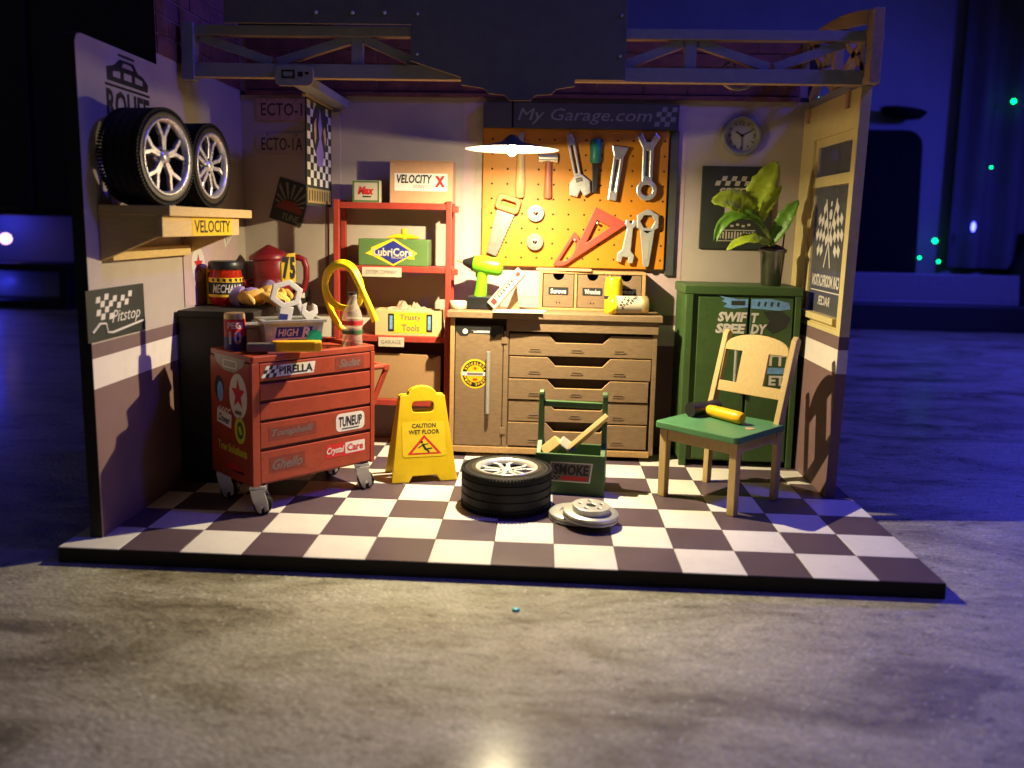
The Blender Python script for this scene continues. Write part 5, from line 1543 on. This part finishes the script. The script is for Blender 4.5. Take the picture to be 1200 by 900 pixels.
g = G(); g.lathe([(0.15, -0.03), (0.20, 0.0), (0.215, 0.05), (0.215, 0.119)], 'hose_yellow', 28); g.build('lid', t)
g = G()
for k in range(9):
    a0 = 3.9 + random.uniform(-0.75, 0.6); z0 = 0.22 + 0.045 * k
    g.add([(0.208 * math.cos(a0 + p), 0.208 * math.sin(a0 + p), z0 + q) for p, q in ((0, 0), (0.5, -0.04), (0.62, 0.02), (0.15, 0.05))], [(3, 2, 1, 0), (0, 1, 2, 3)][:1], 'ink_black')
g.build('print', t)

# ================================================================== GREEN LOCKER AND PLANT
t = thing('locker', 'dark green two-door locker in the right back corner', 'locker', (12.1, 6.8, 0))
Ti = Matrix.Translation((-12.1, -6.8, 0))
LY = 6.16
g = G(Ti); g.box(10.86, 13.36, LY + 0.06, 7.6, 0.12, 3.88, 'locker_green'); g.build('body', t, 0.015)
g = G(Ti); g.box(10.82, 13.40, LY, 7.62, 3.882, 4.08, 'locker_green'); g.build('top_board', t, 0.02)
for x0, x1 in ((10.86, 11.02), (13.24, 13.37)):
    g = G(Ti); g.box(x0, x1, LY - 0.02, LY + 0.058, 0.0, 3.88, 'locker_green'); g.build('side_frame', t, 0.012)
g = G(Ti); g.box(12.23, 12.27, LY + 0.045, LY + 0.059, 0.15, 3.7, 'gap_black'); g.build('door_gap', t)
for x0, x1 in ((11.14, 12.22), (12.28, 13.20)):
    g = G(Ti); g.box(x0, x1, LY + 0.0, LY + 0.059, 0.16, 3.83, 'locker_green'); d_ = g.build('door', t, 0.012)
    if x0 < 12:
        g = G(Ti); g.cyl((12.0, LY - 0.08, 1.85), (12.0, LY - 0.08, 2.95), 0.04, 'silver_paint', 12)
        for z in (1.95, 2.85):
            g.cyl((12.0, LY - 0.08, z), (12.0, LY, z), 0.022, 'silver_paint', 8)
        g.build('handle', d_)
    else:
        g = G(Ti); F = wallF(12.86, LY, 2.2); g.text('TT', 0.02, 0.26, 0.42, 0.26, 'print_white', F, 0.004, bold=0.04); g.rect(0.05, 0.02, 0.5, 0.14, 'print_skyblue', F, 0.004); g.text('ET', 0.08, -0.2, 0.36, 0.22, 'print_white', F, 0.004, bold=0.04); g.build('lettering', d_)
for half, clip in (('left', (-9, 12.215)), ('right', (12.285, 99))):
    g = G(Ti); F = wallF(0, LY, 0.20)
    if half == 'left':
        g.poly([(11.58, 3.66), (11.95, 3.60), (12.215, 3.60), (12.215, 3.42), (11.9, 3.38), (11.68, 3.42), (11.76, 3.5), (11.64, 3.54), (11.70, 3.60)][::-1], 'print_skyblue', F, 0.004)
        g.text('SWIF', 11.89, 3.20, 0.64, 0.22, 'print_white', F, 0.006, bold=0.05, shear=0.15); g.text('SPEE', 11.86, 2.94, 0.66, 0.22, 'print_white', F, 0.006, bold=0.05, shear=0.15)
        g.rect(12.0, 3.51, 0.30, 0.10, 'poster_dark', F, 0.006)
    else:
        g.poly([(12.285, 3.60), (12.7, 3.62), (13.1, 3.54), (13.14, 3.40), (12.9, 3.36), (12.285, 3.40)][::-1], 'print_skyblue', F, 0.004)
        g.poly([(12.55, 3.34), (12.95, 3.36), (13.16, 3.2), (13.06, 2.98), (12.78, 2.84), (12.62, 2.98), (12.7, 3.12)][::-1], 'poster_dark', F, 0.004)
        g.text('T', 12.38, 3.19, 0.17, 0.22, 'print_white', F, 0.006, bold=0.05, shear=0.15); g.text('DY', 12.48, 2.94, 0.36, 0.22, 'print_white', F, 0.006, bold=0.05, shear=0.15)
        for k in range(4):
            g.rect(12.45 + k * 0.14, 3.5, 0.05, 0.10, 'poster_dark', F, 0.006, -0.2)
    g.build('logo_sticker', t, label='blue flame logo reading SWIFT SPEEDY')
# plant
t = thing('potted_plant', 'green leafy plant in a steel pot on top of the locker', 'plant', (12.82, 6.7, 4.082))
Ti = Matrix.Translation((-12.82, -6.7, -4.082))
g = G(); g.lathe([(0.20, 0), (0.22, 0.02), (0.27, 0.72), (0.31, 0.76), (0.31, 0.82), (0.25, 0.80)], 'pot_metal', 32, cap1=False); g.build('pot', t)
g = G(); vs = [(0, 0, 0.90)]; fs = []
for j in (1, 2, 3):
    for k in range(18):
        a = 2 * PI * k / 18; vs.append((0.09 * j * math.cos(a), 0.09 * j * math.sin(a), 0.91 - 0.03 * j * j / 3 + random.uniform(-.025, .025)))
for k in range(18):
    fs.append((0, 1 + k, 1 + (k + 1) % 18))
    for j in (0, 1):
        a_ = 1 + j * 18; b_ = 1 + (j + 1) * 18; fs.append((a_ + k, b_ + k, b_ + (k + 1) % 18, a_ + (k + 1) % 18))
g.add(vs, fs, 'soil', True); g.build('soil', t)


def leaf(spine, wid, m, stem_pts, nrm=(0, -1, 0.4), curl=0.25):
    P = smooth(spine, 5)
    n = len(P)
    g = G(Ti)
    vs = []; fs = []
    K = 5
    for i, p in enumerate(P):
        d = (P[min(i + 1, n - 1)] - P[max(i - 1, 0)]).normalized()
        sd = d.cross(Vector(nrm)).normalized()
        nn = sd.cross(d).normalized()
        s = i / (n - 1)
        ww = wid * (math.sin(PI * min(1, s * 0.93 + 0.07)) ** 0.75) * (1 + 0.10 * math.sin(i * 2.3)) + 0.006
        for k in range(K):
            q = (k - (K - 1) / 2) / ((K - 1) / 2)
            vs.append(p + sd * q * ww + nn * (curl * ww * (0.45 * q * q + 0.75 * abs(q)) + 0.02 * math.sin(i * 1.9 + q * 3)))
    for i in range(n - 1):
        for k in range(K - 1):
            fs.append((i * K + k, i * K + k + 1, (i + 1) * K + k + 1, (i + 1) * K + k))
    g.add(vs, fs, m, True)
    lf = g.build('leaf', t)
    so = lf.modifiers.new('thickness', 'SOLIDIFY'); so.thickness = 0.009
    g = G(Ti); g.tube(smooth(stem_pts, 4), 0.035, 'stem_green', 8); g.build('stem', t)


B0 = (12.80, 6.66, 4.95)
leaf([(12.26, 6.55, 5.72), (12.34, 6.45, 6.05), (12.50, 6.40, 6.42), (12.72, 6.36, 6.80)], 0.27, 'leaf_yellow', [B0, (12.72, 6.62, 5.2), (12.45, 6.58, 5.5), (12.28, 6.55, 5.74)])
leaf([(12.30, 6.45, 5.74), (12.02, 6.38, 5.88), (11.68, 6.32, 5.96), (11.32, 6.28, 5.92)], 0.24, 'leaf_yellow', [B0, (12.66, 6.6, 5.25), (12.42, 6.52, 5.58), (12.28, 6.45, 5.76)], (0, -1, 0.3))
leaf([(12.52, 6.40, 5.36), (12.24, 6.32, 5.58), (11.86, 6.28, 5.60), (11.56, 6.26, 5.38), (11.44, 6.26, 5.02)], 0.13, 'leaf_green', [B0, (12.72, 6.55, 5.12), (12.52, 6.40, 5.38)], (0, -0.8, 0.6), 0.5)
leaf([(12.70, 6.45, 4.99), (12.40, 6.35, 5.10), (12.05, 6.30, 5.08), (11.70, 6.28, 4.86)], 0.13, 'leaf_yellow', [B0, (12.78, 6.55, 5.0), (12.68, 6.45, 5.0)], (0, -0.7, 0.7), 0.3)
leaf([(12.44, 6.52, 5.46), (12.52, 6.48, 5.80), (12.66, 6.46, 6.05), (12.86, 6.44, 6.28)], 0.13, 'leaf_yellow', [B0, (12.66, 6.6, 5.2), (12.44, 6.54, 5.48)], (0.3, -1, 0.2), 0.5)
leaf([(12.76, 6.55, 5.06), (12.90, 6.48, 5.38), (13.04, 6.44, 5.68), (13.24, 6.42, 5.98)], 0.17, 'leaf_green', [B0, (12.79, 6.6, 5.0), (12.76, 6.56, 5.08)], (-0.4, -1, 0.2), 0.4)
g = G(Ti); g.cyl((13.02, 6.72, 4.6), (13.10, 6.74, 5.72), 0.018, 'plastic_black', 6); g.build('support_stick', t)

# ================================================================== CHAIR AND MALLET
t = thing('chair', 'small wooden chair with green seat and cut-out splat backrest', 'chair', (10.12, 3.86, 0), R(-43))
CL, CW = 1.72, 1.72
CM = Matrix.Translation((10.12, 3.86, 0)) @ Matrix.Rotation(R(-43), 4, 'Z')
SZ_ = 1.40
for x, y in ((0.06, 0.02), (CL - 0.10, 0.02)):
    g = G(); g.box(x - 0.08, x + 0.08, y - 0.04, y + 0.12, 0, SZ_, 'chair_wood'); g.build('leg', t, 0.015)
for x in (0.10, CL - 0.08):
    g = G(); F = frame((x - 0.06, 0, 0), (0, 1, 0), (0, 0, 1))
    yb = CW
    g.shape([[(yb - 0.22, 0), (yb - 0.06, 0), (yb - 0.02, 0.9), (yb - 0.04, SZ_ + 0.05), (yb + 0.50, 3.14), (yb + 0.38, 3.22), (yb + 0.30, 3.15), (yb - 0.24, SZ_ + 0.1), (yb - 0.2, 0.9)]], 0.12, 'chair_wood', F, 0.015); g.build('leg', t)
for x in (0.06, CL - 0.10):
    g = G(); F = frame((x - 0.04, 0, 0), (0, 1, 0), (0, 0, 1)); g.shape([[(0.12, SZ_ - 0.36), (0.3, SZ_ - 0.22), (1.3, SZ_ - 0.22), (CW - 0.2, SZ_ - 0.30), (CW - 0.2, SZ_), (0.12, SZ_)]], 0.08, 'chair_wood', F, 0.01); g.build('side_rail', t)
g = G(); g.box(0.14, CL - 0.18, 0.02, 0.09, SZ_ - 0.24, SZ_ - 0.002, 'chair_wood'); g.build('front_rail', t, 0.01)
g = G(); g.shape([rrect(-0.10, CL + 0.04, -0.12, CW - 0.02, 0.10)], 0.13, 'seat_green', Matrix.Translation((0, 0, SZ_ + 0.001)), 0.02); g.shape([CIRC(0.09, 14, CL - 0.22, 0.75)], 0.01, 'cut_edge', Matrix.Translation((0, 0, SZ_ + 0.13))); g.build('seat', t)
bk_o = Vector((0, CW - 0.13, SZ_ + 0.05))
F = frame((0, CW - 0.10, SZ_ + 0.10), (1, 0, 0), (0, 0.285, 1))
c0, c1 = 0.165, CL - 0.145
cm = (c0 + c1) / 2
top = [(c1, 1.46)] + [(cm + (c1 - cm) * math.cos(a), 1.46 + 0.27 * math.sin(a)) for a in [PI * k / 12 for k in range(1, 12)]] + [(c0, 1.46)]
h = [RECT(c0 - 0.0 + 0.02, cm - 0.30, 0.70, 1.36)[::-1], RECT(cm + 0.30, c1 - 0.02, 0.70, 1.36)[::-1]]
g = G(); g.shape([[(c0, 0.48), (c1, 0.48)] + top] + h, 0.07, 'chair_wood', F, 0.008); g.build('backrest', t)
cp = lambda x, y, z=0: CM @ Vector((x, y, z))
p = cp(0.30, 1.10, SZ_ + 0.137)
t = thing('mallet', 'black mallet with thick yellow handle lying on the green seat', 'mallet', (p.x, p.y, p.z), R(-55))
g = G(); g.tube([(0.0, 0, 0.12), (0.10, 0, 0.125), (0.25, 0, 0.125), (0.80, 0, 0.125), (0.93, 0, 0.125), (0.97, 0, 0.125)], 0.12, 'handle_yellow', 16, [0.07, 0.11, 0.12, 0.125, 0.12, 0.09]); g.build('handle', t)
g = G(); g.cyl((-0.05, -0.36, 0.14), (-0.05, 0.32, 0.14), 0.135, 'plastic_black', 20); g.cyl((-0.05, -0.40, 0.14), (-0.05, -0.28, 0.14), 0.145, 'plastic_black', 20); g.cyl((-0.05, 0.22, 0.14), (-0.05, 0.36, 0.14), 0.145, 'plastic_black', 20); g.build('head', t)

# ================================================================== WET FLOOR SIGN
t = thing('wet_floor_sign', 'yellow folding CAUTION WET FLOOR sign on the checkered floor', 'floor sign', (4.70, 3.98, 0), R(19))
HS = 1.96; LN = 0.20
for nm, s in (('front_panel', 1), ('back_panel', -1)):
    if s > 0:
        F = frame((0, 0, 0), (1, 0, 0), (0, LN, 1))
    else:
        F = frame((0, 2 * LN * HS + 0.03, 0), (1, 0, 0), (0, -LN, 1)) @ Matrix.Translation((0, 0, -0.06))
    hl = HS * math.sqrt(1 + LN * LN)
    o_ = [(0, 0), (0.36, 0), (0.44, 0.13), (0.94, 0.13), (1.02, 0), (1.38, 0), (1.16, hl - 0.22), (1.10, hl - 0.20)] + [(0.69 + 0.30 * math.cos(a), hl - 0.20 + 0.18 * math.sin(a)) for a in [PI * k / 8 for k in range(9)]] + [(0.28, hl - 0.20), (0.22, hl - 0.22)]
    hd = rrect(0.46, 0.92, hl - 0.56, hl - 0.34, 0.08)[::-1]
    g = G(); g.shape([o_, hd], 0.06, 'caution_yellow', F, 0.015); fp = g.build(nm, t)
    if s > 0:
        g = G()
        g.shape([rrect(0.24, 1.14, 0.52, 1.24, 0.06)], 0.006, 'caution_panel', F, z=0.065)
        g.text('CAUTION', 0.70, 1.16, 0.50, 0.09, 'ink_black', F, 0.068, bold=0.02); g.text('WET FLOOR', 0.70, 1.03, 0.64, 0.09, 'ink_black', F, 0.068, bold=0.02)
        tri = [(0.34, 0.57), (1.06, 0.57), (0.70, 0.97)]
        g.poly(tri, 'print_red', F, 0.067); c = Vector((0.70, 0.69)); g.poly([tuple((Vector(p_) - c) * 0.74 + c) for p_ in tri], 'caution_panel', F, 0.069)
        for a_, b_, w_ in (((0.66, 0.78), (0.73, 0.66), 0.045), ((0.73, 0.67), (0.80, 0.61), 0.03), ((0.72, 0.67), (0.86, 0.69), 0.028), ((0.67, 0.77), (0.57, 0.70), 0.022), ((0.67, 0.77), (0.78, 0.78), 0.022)):
            d = (Vector(b_) - Vector(a_)); n = Vector((-d.y, d.x)).normalized() * w_ / 2
            g.poly([tuple(Vector(a_) - n), tuple(Vector(b_) - n), tuple(Vector(b_) + n), tuple(Vector(a_) + n)], 'ink_black', F, 0.071)
        g.disc(0.645, 0.82, 0.028, 0.028, 'ink_black', F, 0.071, 12)
        g.build('print', fp)

# ================================================================== GREEN TOOL TOTE
t = thing('tool_tote', 'dark green open tool tote with SMOKE label and carrying bar', 'tool box', (7.64, 3.76, 0), R(-6))
TL, TW = 1.38, 0.95
F = frame((0, 0, 0), (1, 0, 0), (0, 0, 1))
g = G(); g.box(0, TL, 0, 0.06, 0.0, 0.82, 'tote_green'); fp = g.build('front_panel', t, 0.008)
g = G(); g.box(0, TL, TW - 0.06, TW, 0.0, 0.82, 'tote_green'); g.build('back_panel', t, 0.008)
g = G(); g.box(0.06, TL - 0.06, 0.06, TW - 0.06, 0.02, 0.10, 'tote_green'); g.build('base_panel', t, 0.005)
for x in (0.0, TL - 0.10):
    g = G(); FF = frame((x, 0, 0), (0, 1, 0), (0, 0, 1))
    m_ = TW / 2
    g.shape([[(0.061, 0.0), (TW - 0.061, 0.0), (TW - 0.061, 0.80), (m_ + 0.16, 1.0), (m_ + 0.09, 1.9)] + [(m_ + 0.09 * math.cos(a), 1.93 + 0.09 * math.sin(a)) for a in [PI * k / 6 for k in range(7)]] + [(m_ - 0.09, 1.9), (m_ - 0.16, 1.0), (0.061, 0.80)]], 0.10, 'tote_green', FF, 0.012); g.build('end_panel', t)
g = G(); g.box(0.101, TL - 0.101, TW / 2 - 0.06, TW / 2 + 0.06, 1.68, 1.80, 'tote_green'); g.build('carrying_bar', t, 0.015)
g = G(); Fq = frame((0.70, 0.0, 0.46), (1, 0, 0), (0, 0, 1)); g.rect(0.0, 0, 0.84, 0.40, 'silver_paint', Fq, 0.003, skew=0.12); g.rect(0, 0, 0.79, 0.36, 'ink_grey', Fq, 0.005, skew=0.12); g.rect(0.08, -0.12, 0.5, 0.08, 'print_red', Fq, 0.008)
g.text('SMOKE', 0.02, 0.05, 0.70, 0.22, 'ink_black', Fq, 0.008, bold=0.04, shear=0.1); g.checker(-0.29, -0.12, 0.18, 0.07, 4, 2, 'ink_black', Fq, 0.008); g.build('name_label', fp)
t = thing('hammer', 'wooden hammer with pale head lying inside the green tote', 'hammer', (8.16, 3.96, 0.76), R(-6))
UPT = (0.1, -0.75, 0.65)
g = G(); g.beam((0.10, 0, 0.06), (0.90, 0.10, 0.80), 0.10, 0.20, 'tan_handle', UPT); g.build('handle', t, 0.012)
g = G(); g.beam((-0.34, 0.0, 0.0), (-0.04, 0.02, 0.26), 0.22, 0.26, 'tan_handle', UPT); g.beam((-0.05, 0.02, 0.25), (0.14, 0.02, 0.12), 0.2, 0.22, 'paper', UPT); g.build('head', t, 0.015)
g = G(); g.beam((0.06, 0.0, 0.10), (0.26, 0.02, 0.08), 0.12, 0.16, 'steel_dull', UPT); g.build('collar', t, 0.01)

# ================================================================== BRAKE DISCS
def brake_disc(label, x, y, z, rz, tilt=(0, 0), hub=0.19):
    t = thing('brake_disc', label, 'brake disc', M=Matrix.Translation((x, y, z)) @ Matrix.Rotation(tilt[0], 4, 'X') @ Matrix.Rotation(tilt[1], 4, 'Y') @ Matrix.Rotation(rz, 4, 'Z'), group='brake discs on the checkered floor')
    g = G(); g.lathe([(0.30, 0), (0.47, 0), (0.50, 0.02), (0.50, 0.045), (0.47, 0.055), (0.47, 0.075), (0.50, 0.085), (0.50, 0.11), (0.485, 0.13), (0.30, 0.13)], 'silver_paint', 56, cap0=False, cap1=False); g.build('friction_ring', t)
    g = G(); g.shape([CIRC(0.335, 40), CIRC(0.085, 20, rev=True)] + [CIRC(0.035, 12, 0.2 * math.cos(2 * PI * k / 5), 0.2 * math.sin(2 * PI * k / 5), True) for k in range(5)], hub, 'silver_paint', Matrix.Translation((0, 0, 0.05)), 0.012 if hub > 0.1 else 0.004); g.build('hub', t)
    g = G(); g.lathe([(0.32, 0.04), (0.0, 0.04)], 'plastic_black', 24, cap0=False, cap1=False); g.build('hole_backing', t)


brake_disc('grey brake disc with five holes, front one leaning on the other', 8.66, 2.02, 0.125, 0.4, (R(2), R(3)))
brake_disc('grey brake disc partly hidden under the front disc, nearer the tote', 8.42, 2.32, 0.004, 0.9, hub=0.06)
